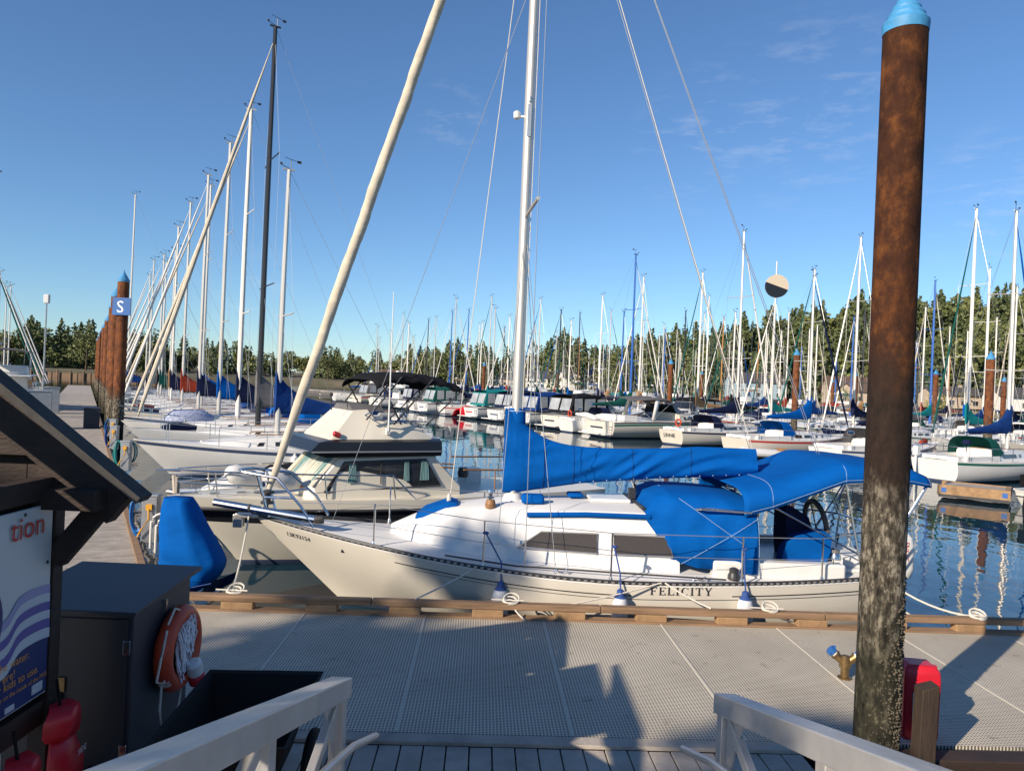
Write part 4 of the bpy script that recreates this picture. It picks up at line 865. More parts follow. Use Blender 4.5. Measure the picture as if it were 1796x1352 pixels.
# ------------------------------------------------------------------ boats nosed in to the S pontoon (bow to the pontoon, spaced along it)
S0 = -NV * 0
def srow(i, d, **k):
    k.setdefault('seed', 100 + i); return sailboat(k.pop('label'), nd(1.4, d), R(30), k.pop('L'), k.pop('mh'), **k)
SR = [dict(label='grey-white racing sloop with bare aluminium mast, bow beside the teal hose pedestal', L=10.2, mh=10.6, hullm=white, cover='mid blue', mastm=alum, furl=None, mast_at=.44, mast_r=.125, stripe=boot),
      dict(label='grey-sided sloop with tall black mast and grey boom cover on the S pontoon', L=12.2, mh=17.4, hullm=greyh, cover='grey', mastm=mastb, mast_at=.385, stripe=None, mast_r=.145, furl_r=.075, furl='tan', dodger='grey'),
      dict(label='sloop with thick white mast just beyond the black-masted boat', L=11.4, mh=15.4, cover='navy', mastm=mastw, mast_at=.41, mast_r=.15, furl_r=.06, furl='tan', dodger='royal blue'),
      dict(label='sloop with royal blue sail cover, fourth along the S pontoon', L=11.0, mh=15.0, cover='royal blue', mast_at=.41, mast_r=.14, furl=None, dodger='royal blue', stripe=navyh),
      dict(label='sloop with navy sail cover, fifth along the S pontoon', L=10.8, mh=14.3, cover='navy', mast_at=.38, mast_r=.13, furl_r=.055, hullm=cream, dodger='navy'),
      dict(label='sloop with royal blue boom cover, sixth along the S pontoon', L=11.2, mh=14.8, cover='royal blue', mast_at=.43, mast_r=.12, furl='tan', furl_r=.05, dodger='mid blue'),
      dict(label='sloop with rust red sail cover near the S pontoon piles', L=10.5, mh=14.5, cover='rust red', mast_at=.40, mast_r=.12, furl_r=.07),
      dict(label='sloop with navy cover behind the rust red sail cover', L=10.4, mh=13.6, cover='navy', mast_at=.38, mast_r=.11, furl=None, mastm=mastw),
      dict(label='sloop with tan cover, ninth along the S pontoon', L=10.6, mh=12.6, cover='tan', mast_at=.40),
      dict(label='slim-masted sloop with green cover, tenth along the S pontoon', L=10.0, mh=12.2, cover='dark green', mast_at=.40),
      dict(label='sloop with black cover, eleventh along the S pontoon', L=10.4, mh=13.4, cover='black', mast_at=.40),
      dict(label='tall sloop rising behind the S sign pile, twelfth along the pontoon', L=10.8, mh=21.0, cover='mid blue', mast_at=.22, furl=None),
      dict(label='sloop with grey cover near the far end of the S pontoon', L=10.0, mh=14.0, cover='grey', mast_at=.40),
      dict(label='last sloop in view at the far end of the S pontoon', L=10.0, mh=13.0, cover='navy', mast_at=.40)]
ds = [26.4 + 4.4 * i for i in range(len(SR))]; ds[11] = 84
for i, k in enumerate(SR): srow(i, ds[i], detail=2 if i < 8 else 1, group='sailboats nosed in to the S pontoon', **k)
# blue-and-white covered tender on a foredeck
t_ = empty('deck_tender', nd(3.6, 31.2, 1.55), R(40), 'blue and white striped cover lashed over a rolled tender on a foredeck', 'tender')
stripew = mat('stripe_cover', (.02, .08, .30), .7, var=.5, vscale=9, stretch=(1, 1, 4), col2=(.6, .62, .66))
MB().loft([[(x, -w, 0), (x, -w * .8, h * .7), (x, 0, h), (x, w * .8, h * .7), (x, w, 0)] for x, w, h in ((-.9, .2, .15), (-.6, .42, .42), (.5, .45, .45), (.9, .2, .2))]).build('tender_cover', stripew, t_, 50)
MB().tube([(-.3, -.47, 0), (-.3, 0, .46), (-.3, .47, 0)], .015, 5).build('lashing', rope_w, t_)
# left side of the S pontoon
LB = [('motor', 70, 14.0, dict(kind='flybridge', canvas='grey', label='big white motor yacht at left edge lying alongside the S pontoon'), 0),
      ('sail', 75, 11.0, dict(mh=13.5, cover='dark green', furl='green', label='sloop with green furled headsail left of the S pontoon'), 0),
      ('sail', 79.5, 10.5, dict(mh=12.6, cover='tan', label='sloop with white furler just left of the S pontoon walkway'), 0),
      ('sail', 84, 10.5, dict(mh=12.0, cover='navy', furl='green', label='second green-furled sloop left of the S pontoon'), 0),
      ('sail', 88.5, 10.0, dict(mh=11.0, cover='grey', label='low-masted sloop far left of the S pontoon walkway'), 0),
      ('sail', 50.5, 10.0, dict(mh=14.0, mast_at=.18, cover='black', mastm=mastb, furl=None, label='black-masted sloop at the left edge behind the kiosk roof'), 0),
      ('sail', 93, 10.0, dict(mh=11.6, cover='mid blue', label='farthest sloop left of the S pontoon walkway'), 0)]
for i, (ty, d, L, k, _) in enumerate(LB):
    pos = nd(-2.9, d); lab = k.pop('label')
    if ty == 'sail': sailboat(lab, pos, R(210), L, k.pop('mh'), seed=300 + i, group='boats left of the S pontoon', **k)
    else: motorboat(lab, nd(-5.1, d), R(-60), L, seed=300 + i, group='boats left of the S pontoon', **k)

# ------------------------------------------------------------------ rows beyond the fairway
ORD = ['nearest', 'second', 'third', 'fourth', 'fifth', 'sixth', 'seventh', 'eighth', 'ninth', 'tenth', 'eleventh', 'twelfth', 'thirteenth', 'fourteenth', 'fifteenth', 'sixteenth', 'seventeenth', 'eighteenth', 'nineteenth', 'twentieth'] + ['%d-th' % k for k in range(21, 60)]
def dpx(px, n): k = px_dir(px); return n * (.866 - .5 * k) / (.5 + .866 * k)
HAND = {  # row one, stern towards the fairway; keyed by running index from the right
 0: ('sail', dict(L=9.6, mh=11.4, cover='royal blue', stripe=navyh, hullm=white, label='white sloop with navy sheer band and royal blue boom cover at the right edge')),
 1: ('sail', dict(L=10.5, mh=13.0, cover='mid blue', furl='blue', label='sloop with bright blue furled headsail just right of the rusty pile')),
 2: ('sail', dict(L=10.0, mh=12.6, cover='navy', label='sloop mostly hidden behind the tall rusty pile')),
 3: ('sail', dict(L=10.6, mh=11.0, cover='royal blue', dodger='royal blue', label='cluttered white cruising sloop with blue dodger left of the rusty pile')),
 4: ('sail', dict(L=10.8, mh=15.0, cover='navy', stripe=navyh, furl='white', label='white sloop LINNIE with navy sheer stripe above the blue sail cover')),
 5: ('motor', dict(L=12.2, kind='express', canvas='grey', hullm=cream, label='cream express cruiser with grey clear-panelled canopy above the blue sail cover')),
 6: ('sail', dict(L=10.6, mh=14.6, cover='dark green', furl='white', label='white sloop with dark green covers and orange ring at its stern')),
 7: ('motor', dict(L=10.6, kind='express', canvas='black', label='white express cruiser with black canopy left of the green-covered sloop')),
 8: ('motor', dict(L=10.0, kind='express', canvas='mid blue', label='white cruiser with blue bimini seen just left of the sloop mast')),
 9: ('motor', dict(L=10.5, kind='express', canvas='navy', label='white cruiser with navy enclosed canopy beside the red tarpaulin')),
 10: ('motor', dict(L=10.2, kind='express', canvas='teal', label='white cruiser with teal canvas behind the black bimini')),
}
D_NEAR = {0: 14.2, 1: 19.3, 2: 24.6, 3: 30.6, 4: 37.6, 5: 42.8, 6: 47.8}
def row(name, n_st, side, d0, d1, step, seed, psail, det, rowi):
    rnd = random.Random(seed); d = d0; i = 0
    while d < d1:
        if rowi == 0 and i in D_NEAR: d = D_NEAR[i]
        L = rnd.uniform(8.2, 11.6); cov = rnd.choice(['royal blue', 'navy', 'navy', 'black', 'dark green', 'tan', 'grey', 'mid blue', 'mid blue', 'rust red', 'teal']); issail = rnd.random() < psail
        mh = rnd.uniform(11.0, 17.0); hm = rnd.choice([white, white, white, white, white, white, cream, cream, navyh, greyh, white, white]); st = rnd.choice([None, None, navyh, boot, redh, greenh]); mm = rnd.choice([alum, alum, mastw, mastw, alum, mastw, mastb, mastblue, mastwood, alum]); fu = rnd.choice(['white', 'white', 'white', 'green', 'navy', 'tan', 'blue', None]); dg_ = rnd.choice([None, 'navy', 'mid blue', 'dark green', 'grey', None])
        kd = rnd.choice(['express', 'flybridge']); jit = rnd.uniform(-.5, .5)
        h = HAND.get(i) if rowi == 0 else None; lab = None
        kw = {}
        if h:
            issail = h[0] == 'sail'; kw = dict(h[1]); L = kw.pop('L'); lab = kw.pop('label')
        hn = {white: 'white', cream: 'cream', navyh: 'navy', greyh: 'grey', greenh: 'green'}[hm]
        if side < 0: pos, rz = nd(n_st + L + jit * 2, d), R(210 + jit * 8)
        else: pos, rz = nd(n_st + jit, d), R(30 + jit * 6)
        g = 'boats in the %s' % name
        if issail:
            args = dict(cover=cov, hullm=hm, stripe=st, mastm=mm, furl=fu, dodger=dg_); mh_ = kw.pop('mh', mh); args.update(kw)
            mn = {alum: 'aluminium', mastw: 'white', mastb: 'black', mastblue: 'blue', mastwood: 'wooden'}[args['mastm']]
            sailboat(lab or '%s sloop, %s mast, %s boom cover, %s from right in %s' % (hn, mn, args['cover'], ORD[i], name), pos, rz, L, mh_, seed=seed * 100 + i, detail=det if i < 16 else 1, group=g, **args)
        else:
            args = dict(kind=kd, canvas=cov, hullm=hm, stripe=st); args.update(kw)
            motorboat(lab or '%s %s cruiser, %s canvas, %s from right in %s' % (hn, args['kind'], args['canvas'], ORD[i], name), pos, rz, L, seed=seed * 100 + i, group=g, detail=det if i < 16 else 1, **args)
        d += step * rnd.uniform(.93, 1.12); i += 1
_sb = sailboat
def sailboat(label, pos, rz, L, mh, **k):
    e = _sb(label, pos, rz, L, mh, **k)
    if 'LINNIE' in label:
        H_ = L * .315; t_, w_ = text_mb('LINNIE', .34, lambda x, y: Vector((L + .02 - (.55 - y) * .12, -.62 + x, .52 + y))); t_.build('boat_name', letter, e, 0)
    return e
row('first row over fairway', 32.6, -1, 14.2, 112, 4.55, 11, .50, 2, 0)
row('second marina row', 48.8, 1, 24, 150, 4.3, 12, .84, 1, 1)
row('third marina row', 68.5, -1, 30, 150, 4.4, 13, .76, 1, 2)
row('fourth marina row', 82.2, 1, 37, 160, 4.6, 14, .80, 1, 3)
row('farthest marina row', 104, -1, 46, 165, 4.9, 15, .7, 1, 4)
row('outermost marina row', 118, 1, 52, 170, 5.6, 16, .5, 1, 5)

# ------------------------------------------------------------------ near pile and its twins along the S pontoon
def pile(label, p, top, r, m, n=28, group=None, cap=.42):
    e = empty('steel_pile', p, 0, label, 'pile', group)
    b = MB(); b.lathe([(r, -1.0)] + [(r, z) for z in np.linspace(0, top - cap * .55, 14)], n); b.build('pile_shaft', m, e, 60)
    z0 = top - cap * .6; prof = [(r * 1.02, z0 - .06), (r * 1.05, z0)]
    for k in range(5): q = 1.05 - k * .2 + .0; prof += [(r * q, z0 + k * cap * .16 + .005), (r * q, z0 + k * cap * .16 + cap * .06), (r * (q - .12), z0 + k * cap * .16 + cap * .12)]
    prof += [(.01, z0 + cap)]; MB().lathe(prof, n).build('pile_cap', pilecap, e, 25); return e
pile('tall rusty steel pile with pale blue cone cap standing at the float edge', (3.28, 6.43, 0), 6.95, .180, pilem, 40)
br_ = MB(); rnd = random.Random(8); npile = Vector((3.28, 6.43, 0))
for k in range(1100):
    a = rnd.gauss(-.5, .75); z = rnd.triangular(.2, 2.0, .5); r = .178; s_ = rnd.uniform(.006, .016); c = npile + Vector((r * math.cos(a), r * math.sin(a), z))
    br_.lathe([(s_, 0), (s_ * .5, s_ * 1.1)], 4, c, Vector((math.cos(a), math.sin(a), 0)).to_track_quat('Z', 'Y').to_matrix())
barn = mat('barnacle', (.13, .11, .075), .9, var=.7, vscale=9)
ob = br_.build('barnacles', barn, None, 0); ob['kind'] = 'stuff'
for i, (n_, d_, top, lab) in enumerate(((1.35, 36.7, 7.6, 'rusty pile with blue cone cap carrying the S sign'), (1.15, 37.7, 7.0, 'rusty pile standing directly behind the S sign pile'), (1.3, 47.5, 7.2, 'third rusty pile along the S pontoon'), (1.3, 57.5, 7.0, 'fourth rusty pile along the S pontoon'), (1.3, 67.5, 7.0, 'fifth rusty pile along the S pontoon'), (1.3, 77.5, 7.0, 'sixth rusty pile along the S pontoon'), (1.3, 88, 7.0, 'seventh rusty pile along the S pontoon'), (1.3, 99, 7.0, 'eighth rusty pile along the S pontoon'))):
    pile(lab, nd(n_, d_), top, .235, pilem_far, 16, 'piles along the S pontoon', .5)
rnd = random.Random(77)
for i, (px, n_) in enumerate(((1395, 46.5), (1735, 46.0), (1175, 47.5), (1640, 80), (1760, 80), (1230, 80), (1050, 80.5), (978, 80), (848, 47.5), (1460, 116), (1500, 80))):
    pile('rusty blue-capped pile, %s counted along the pontoons beyond the fairway' % ORD[i], nd(n_, dpx(px, n_)), rnd.uniform(6.2, 7.2), .24, pilem_far, 12, 'piles beyond the fairway', .5)
# S sign
sg = empty('berth_sign', nd(1.30, 36.4, 6.15), 0, 'square blue sign with a white letter S on the pile', 'sign')
b = MB(); b.box((0, 0, 0), (.80, .03, .76)); b.build('sign_plate', signblue, sg, 0, .01)
t_, w_ = text_mb('S', .72, lambda x, y: Vector((x - .22, -.019, y - .26))); t_.build('letter', letterw, sg, 0)

# ------------------------------------------------------------------ service pedestals, hoses, lockers on the S pontoon
def pedestal(label, p, h=.80, hose=hose_b, hose2=None):
    e = empty('service_pedestal', p, R(8), label, 'pedestal', 'pedestals on the S pontoon')
    b = MB(); b.box((0, 0, h / 2), (.25, .22, h)); b.build('pedestal_body', galv, e, 0, .012)
    b = MB(); b.box((0, 0, h + .02), (.28, .25, .04)); b.build('pedestal_cap', galv, e, 0, .01)
    b = MB(); b.box((.0, -.125, h - .17), (.10, .05, .10)); b.tube([(.0, -.15, h - .2), (.02, -.19, h - .36), (-.1, -.18, h - .55), (-.16, -.16, h - .68)], .016, 6); b.build('power_plug', yel, e, 0)
    b = MB(); rr = random.Random(int(p[1] * 10))
    for k in range(7):
        w = .12 + rr.uniform(-.03, .04); lo = .10 + rr.uniform(-.05, .1)
        b.tube([(-.20 + w * math.cos(a) * .9, -.02 + k * .022 - .07, (h + .05 + lo) / 2 + (h - lo) / 2 * math.sin(a)) for a in [2 * math.pi * q / 18 for q in range(19)]], .014, 5)
    b.build('hose_coil', hose, e, 50)
    if hose2:
        b = MB()
        for k in range(5): w = .2 + rr.uniform(-.03, .03); b.tube([(.0 + w * math.cos(a), .16 + k * .02, h * .62 + .34 * math.sin(a)) for a in [2 * math.pi * q / 18 for q in range(19)]], .014, 5)
        b.build('hose_coil', hose2, e, 50)
pedestal('grey pedestal with yellow plug and blue hose at the near corner of the S pontoon', (-6.2, 12.95, DOCK))
pedestal('grey pedestal wrapped in teal and blue hoses, second along the S pontoon', (-11.3, 21.9, DOCK), .85, hose_g, hose_g)
pedestal('grey pedestal with dark hose, third along the S pontoon', (-14.6, 27.4, DOCK), .85, rope_b)
pedestal('pedestal with blue hose coil, fourth along the S pontoon', (-17.0, 31.8, DOCK), .8, hose_b)
pedestal('small pedestal beyond the S sign piles', (-19.4, 36.8, DOCK), .8, hose_b, hose_g)
for k, (x, y) in enumerate(((-5.98, 12.5), (-5.75, 12.2))):
    b = MB(); b.tube([(x, y, DOCK), (x, y, DOCK + .42)] + [(x + .16 - .16 * math.cos(a), y + .05 * (1 - math.cos(a)), DOCK + .42 + .16 * math.sin(a)) for a in np.linspace(.2, math.pi, 8)] + [(x + .32, y + .1, DOCK)], .022, 8)
    tag(b.build('hoop_rail', mastw), ['left', 'right'][k] + ' of two white bent hoop pipes beside the near pedestal', 'hoop', 'white hoops by the near pedestal')
b = MB(); b.tube([(-6.0, 13.6, DOCK), (-6.25, 13.9, DOCK + 1.05)], .05, 6); b.box((-6.1, 13.7, DOCK + .8), (.04, .12, .5)); tag(b.build('boarding_ladder', wood_grey), 'grey weathered timber leaning behind the near pedestal', 'timber')
def dock_locker(label, p, s, m):
    e = empty('dock_locker', p, R(30), label, 'locker', 'lockers on the S pontoon'); b = MB(); b.box((0, 0, s[2] / 2), s); b.build('locker_body', m, e, 0, .02)
    b = MB(); b.box((0, 0, s[2] + .03), (s[0] + .06, s[1] + .06, .05)); b.build('locker_lid', m, e, 0, .015); b = MB(); b.box((s[0] / 2 + .01, 0, s[2] * .8), (.02, .08, .06)); b.build('latch', steel, e, 0); return e
dock_locker('tall grey steel locker on the left side of the S pontoon', nd(-1.75, 41.5, DOCK), (.95, .9, 1.75), galv)
dock_locker('second steel locker farther along the left of the S pontoon', nd(-1.75, 55, DOCK), (.9, .9, 1.6), galv)
dock_locker('low pale locker beside the piles of the S pontoon', nd(.4, 42.5, DOCK), (.7, 1.2, .95), boxgrey)
e = empty('lamp_post', nd(-2.0, 50, DOCK), 0, 'thin lamp post with square head above the S pontoon', 'lamp'); MB().tube([(0, 0, 0), (0, 0, 6.6)], [.05, .04], 8).build('lamp_pole', galv, e); b = MB(); b.box((0, 0, 6.8), (.30, .2, .5)); b.build('lamp_head', greyh, e, 0, .03)

# tarpaulin-covered dinghy stood on end at the corner
e = empty('covered_dinghy', (-4.45, 10.45, DOCK), R(-6), 'upended dinghy under a royal blue tarpaulin at the pontoon corner', 'dinghy'); e.scale = (.9, .9, 1)
rings = []
for i in range(26):
    t = i / 25; z = -.12 + 1.34 * t; w0 = float(np.interp(t, [0, .1, .25, .9, 1], [-.25, -.38, -.42, -.44, -.42])); w1 = float(np.interp(t, [0, .1, .3, .37, .5, .7, .9, 1], [.12, .42, .57, .57, .45, .25, .09, .0])); dep = float(np.interp(t, [0, .1, .5, .9, 1], [.22, .34, .36, .26, .18])); ring = []
    for k in range(30):
        a = 2 * math.pi * k / 30; c_, s_ = math.cos(a), math.sin(a); x = (w0 + w1) / 2 + (w1 - w0) / 2 * math.copysign(abs(c_) ** .7, c_); y = dep * math.copysign(abs(s_) ** .8, s_)
        f_ = .03 * (1 - 2 * abs(math.sin((x + .55 * t) * 13))) * (1.1 - t * .6); ring.append((x, y - f_ * (s_ < 0), z + .10 * (x if t < .2 else 0)))
    rings.append(ring)
MB().loft(rings).build('tarpaulin', c_royal, e, 70)
b = MB(); b.tube([(-.36, -.2, .05), (0, -.37, 0.0), (.5, -.22, .1)], .008, 5); b.build('lashing', rope_b, e)
MB().loft([[(x, -.2, z), (x + .1, .2, z), (x + .3, .25, z + .1)] for x, z in ((-.1, -.25), (.3, -.1), (.42, .1))], False, False).build('dinghy_bow', navyh, e)

# ------------------------------------------------------------------ timber notice kiosk on the left
ke = empty('notice_kiosk', (-3.9, 4.0, DOCK), 0, 'dark timber kiosk with pitched roof frame and banner sign at the left edge', 'kiosk')
def beam(a, c, w, h, m, name, par, bev=.006):
    a, c = Vector(a), Vector(c); d = c - a; q = d.to_track_quat('X', 'Z').to_matrix(); b = MB(); b.box((a + c) / 2, (d.length, w, h), M=q); return b.build(name, m, par, 0, bev)
for yy in (-1.25, .95):
    for s_ in (-1, 1):
        beam((s_ * .86, yy, 0), (s_ * .86, yy, 2.32), .11, .13, timber_dk, 'post', ke)
        beam((0, yy, 3.10), (s_ * 1.33, yy, 2.06), .12, .22, timber_dk, 'rafter', ke)
        beam((s_ * .92, yy - .02, 1.72), (s_ * 1.22, yy - .02, 2.10), .09, .14, timber_dk, 'brace', ke)
    beam((-1.26, yy - .12, 2.14), (1.26, yy - .12, 2.14), .16, .13, timber_dk, 'tie_beam', ke)
    beam((-1.0, yy, 2.45), (1.0, yy, 2.45), .10, .10, timber_dk, 'collar_beam', ke)
for s_ in (-1, 1):
    n_ = Vector((s_ * .61, 0, .79)) * .14
    for y0, y1 in ((-2.5, -.95), (.86, 1.03)):  # near sheets sit out of view, deepened and raised for their cast shadow
        a = Vector((0, 0, 3.14)); c = Vector((s_ * 1.38, 0, 2.06)); a.z += .22 if y0 < 0 else -.09; c.z += .15 if y0 < 0 else -.05; P = [a + Vector((0, y0, 0)), c + Vector((0, y0, 0)), c + Vector((0, y1, 0)), a + Vector((0, y1, 0))]
        b = MB(); b.hexa([p + n_ for p in P] + [p + n_ * 1.35 for p in P]); b.build('roof_sheet', shingle, ke, 0)
for k in range(9):  # infill added: near boards cast a solid shadow, far boards darken the gable
    xx = -1.05 + k * .262; zt = 3.02 - abs(xx) * .78
    if zt > 2.3 and abs(xx) > .3: b = MB(); b.box((xx, -1.17, (2.2 + zt) / 2), (.255, .02, zt - 2.2)); b.build('added_gable_board', timber_dk, ke, 0)
    if zt > 2.3: b = MB(); b.box((xx, 1.015, (2.1 + zt) / 2), (.255, .02, zt - 2.1)); b.build('added_gable_board', timber_dk, ke, 0)
beam((0, -2.4, 3.04), (0, 1.0, 3.04), .10, .16, timber_dk, 'ridge_beam', ke)
beam((.86, -1.25, 2.2), (.86, .95, 2.2), .10, .14, timber_dk, 'plate_beam', ke); beam((.86, -1.25, .72), (.86, .95, .72), .08, .16, timber_dk, 'lower_rail', ke)
b = MB(); b.box((.80, -.15, 1.48), (.03, 2.1, 1.5)); b.build('backing_board', timber_dk, ke, 0)
# loaner sign (faces the gangway)
SX = .905; sgn_ = empty('station_sign', (-3.9 + SX, 4.0, DOCK), 0, 'white and blue banner reading tion with purple waves on the kiosk', 'sign')
signw = mat('banner_white', (.50, .54, .56), .35, var=.10, vscale=1.5, bump=.25, bscale=3); navs = mat('banner_navy', (.012, .03, .13), .4); purp = mat('banner_purple', (.10, .09, .30), .4); palep = mat('banner_lilac', (.27, .27, .46), .4); palew = mat('banner_pale', (.46, .50, .55), .4)
b = MB(); b.box((0, -.12, 1.48), (.02, 2.0, 1.24)); b.build('banner_sheet', signw, sgn_, 0)
def wavef(y): return .055 * math.tanh(3 * math.sin((y - .52) * 7.2)) + .02 * math.sin((y - .5) * 7.2)
def band(z0, z1, m, off, nm):
    rows = []
    for i in range(61):
        y = -1.1 + 1.976 * i / 60; rows.append([(.012 + off, y, z1(y)), (.012 + off, y, z0(y))])
    MB().loft(rows, False, False).build(nm, m, sgn_, 0)
band(lambda y: .868, lambda y: 1.27 + wavef(y) - .10, navs, .002, 'blue_field')
for k, (zc, m) in enumerate(((1.48, palep), (1.425, palew), (1.37, purp), (1.315, palew), (1.26, purp), (1.20, palew))): band(lambda y, zc=zc: zc - .032 + wavef(y) * .9 - .0, lambda y, zc=zc: zc + .032 + wavef(y) * .9, m, .004 + .0015 * k, 'wave')
b = MB(); b.lathe([(.32, 0), (.32, .003)], 30, (.018, .10, 1.48), Matrix.Rotation(R(90), 3, 'Y')); b.build('emblem_disc', navs, sgn_, 0)
def stext(body, size, y1, z, m, rot=0):
    t_, w_ = text_mb(body, size, lambda x, y: Vector((.024, x, y))); k = 1.0
    for i, v in enumerate(t_.v): t_.v[i] = (v[0], y1 - w_ + v[1], z + v[2])
    t_.build('lettering', m, sgn_, 0)
stext('tion', .205, .775, 1.925, letterr)
stext('the water.', .072, .68, 1.155, lettero); stext('ere!', .072, .545, 1.085, lettero); stext('ber kids to use.', .072, .775, 1.03, lettero); stext('uctions on the inside of the PFD.', .042, .87, .975, lettero)
b = MB(); b.box((.014, .78, .925), (.012, .10, .06)); b.box((.014, .52, .90), (.012, .08, .035)); b.build('sticker', palew, sgn_, 0)
for y, z in ((.84, 2.07), (.84, 1.72), (.84, 1.35), (.84, .89), (.6, 2.07), (.4, .885)): MB().lathe([(.012, 0), (.009, .006), (.001, .008)], 8, (.012, y, z), Matrix.Rotation(R(90), 3, 'Y')).build('screw', darkm, sgn_, 0)
# life jackets under the sign
for k, (y, z, m, lab) in enumerate(((.86, .40, redp, 'red foam life jacket hanging at the right end below the banner'), (.45, .25, redp, 'red life jacket with black straps hanging below the banner, nearer the edge'))):
    e = empty('life_jacket', (-2.90, 4.0 + y, DOCK + z), R(4), lab, 'life jacket', 'loaner life jackets')
    b = MB(); b.loft([[(.0 + d_ * .5, -w, zz), (d_, -w * .6, zz), (d_, w * .6, zz), (d_ * .5, w, zz), (-d_ * .3, 0, zz)] for zz, w, d_ in ((-.35, .16, .08), (-.3, .20, .13), (0, .19, .14), (.15, .14, .10), (.2, .10, .05))]); b.build('vest_panel', m, e, 60)
    b = MB(); b.loft([[(.02, -w, zz), (.12 + .02 * (zz > .3), -w * .5, zz), (.12, w * .5, zz), (.02, w, zz), (-.04, 0, zz)] for zz, w in ((.19, .14), (.24, .19), (.33, .18), (.38, .12))]); b.build('collar', m, e, 60)
    b = MB(); b.tube([(.15, -.19, -.12), (.17, 0, -.12), (.15, .19, -.12)], .014, 5); b.build('strap', blackp, e); b = MB(); b.tube([(.03, .0, .36), (.0, .0, .55)], .01, 5); b.build('strap', blackp, e)
    t_, w_ = text_mb('SIDE', .055, lambda x, yy: Vector((.155, .0 + x, .05 + yy))); t_.build('lettering', letterw, e, 0)

# ------------------------------------------------------------------ grey dock box with life ring
le = empty('ring_locker', (-2.65, 5.80, DOCK), 0, 'tall dark grey dock box with sloping lid beside the kiosk', 'locker')
b = MB(); b.hexa([(-.92, -.46, 0), (0, -.46, 0), (0, .48, 0), (-.92, .48, 0), (-.92, -.46, 1.24), (0, -.46, 1.24), (0, .48, 1.29), (-.92, .48, 1.29)]); b.build('box_body', boxgrey, le, 0, .008)
b = MB(); b.hexa([(-.98, -.54, 1.245), (.05, -.54, 1.245), (.05, .58, 1.30), (-.98, .58, 1.30), (-.98, -.54, 1.275), (.05, -.54, 1.275), (.05, .58, 1.335), (-.98, .58, 1.335)]); b.build('box_lid', boxgrey, le, 0, .006)
b = MB(); b.box((-.28, -.467, .62), (.50, .012, 1.16)); b.build('door_panel', mat('locker_door', (.012, .015, .022), .5), le, 0, .004)
b = MB(); b.box((.012, .0, 1.17), (.03, .03, .09)); b.build('ring_hook', steel, le, 0)
for zz in (.25, 1.0): b = MB(); b.box((-.035, -.476, zz), (.05, .012, .10)); b.build('hinge', steel, le, 0, .003)
b = MB(); b.box((-.50, -.478, .72), (.07, .016, .10)); b.tube([(-.50, -.49, .66), (-.50, -.50, .60)], .018, 6); b.build('padlock', brass, le, 0)
re = empty('life_ring', (-2.575, 5.93, DOCK + .795), 0, 'orange life ring with coiled white throw line hung on the grey dock box', 'life ring')
MX = Matrix.Rotation(R(90), 3, 'Y')
MB().torus((0, 0, 0), .262, .072, 40, 14, MX).build('ring', ringm, re, 60)
tape = mat('reflective_tape', (.60, .60, .58), .35, var=.5, vscale=30)
for a0 in (.5, 3.7):
    rows = []; b = MB()
    for i in range(5):
        a = a0 + i * .05; c = Vector((0, .265 * math.cos(a), .265 * math.sin(a))); rd = Vector((0, math.cos(a), math.sin(a)))
        rows.append([c + (rd * math.cos(q) + Vector((1, 0, 0)) * math.sin(q)) * .0695 for q in np.linspace(-.6, 3.6, 12)])
    b.loft(rows, False, False); b.build('reflective_tape', tape, re)
rw = random.Random(5); b = MB()
for k in range(26):
    z0, z1 = .20 + rw.uniform(-.06, .05), -.20 + rw.uniform(-.05, .12); y0 = rw.uniform(-.10, .12); b.tube([(.05 + .03 * math.sin(q * 2 + k), y0 + .045 * math.sin(q + k) + .02 * rw.random() + (z0 - z1) * .05 * math.cos(q), (z0 + z1) / 2 + (z0 - z1) / 2 * math.cos(q)) for q in np.linspace(0, 2 * math.pi, 12)], .0065, 5)
b.build('throw_line', mat('line_white', (.72, .72, .76), .8), re, 60)
b = MB(); b.tube([(.02, -.26, .22), (.03, -.36, .05), (.02, -.40, -.12), (.03, -.30, -.17), (.02, -.26, -.10)], .009, 6); b.tube([(.0, -.27, -.17), (.02, -.33, -.36), (.02, -.28, -.52), (.02, -.12, -.57), (.02, .0, -.45), (.02, .03, -.30)], .009, 6); b.tube([(.02, -.02, .30), (.03, -.16, .36), (.02, -.25, .26)], .009, 6); b.build('grab_line', rope_w, re)
b = MB(); b.lathe([(.03, -.07), (.062, -.05), (.065, .05), (.04, .07)], 14, (.10, .08, -.19), Matrix.Rotation(R(25), 3, 'X')); b.build('float_top', white, re); b = MB(); b.lathe([(.035, -.07), (.064, -.04), (.064, .03), (.05, .04)], 14, (.105, .12, -.285), Matrix.Rotation(R(25), 3, 'X')); b.build('float_end', redp, re)

# black dock cart between the box and the gangway
ca = empty('dock_cart', (-1.75, 5.15, DOCK), R(4), 'black plastic dock cart parked beside the gangway', 'cart')
b = MB(); b.loft([[(-w, y0, z), (w, y0, z), (w, y1, z), (-w, y1, z)] for w, y0, y1, z in ((.26, -.35, .30, .26), (.40, -.62, .52, .72), (.43, -.66, .56, .73), (.41, -.64, .54, .70), (.25, -.33, .28, .30))], True, True); b.build('cart_tub', blackp, ca, 30)
for s_ in (-1, 1):
    w_ = MB(); w_.torus((s_ * .47, -.05, .28), .24, .035, 28, 8, MX); wo = w_.build('wheel_tyre', blackp, ca)
    b = MB()
    for k in range(9): a = k * .698; b.tube([(s_ * .47, -.05, .28), (s_ * .47, -.05 + .22 * math.cos(a), .28 + .22 * math.sin(a))], .006, 5)
    b.lathe([(.03, -.03), (.03, .03)], 8, (s_ * .47, -.05, .28), MX); b.build('wheel_spokes', white, wo)
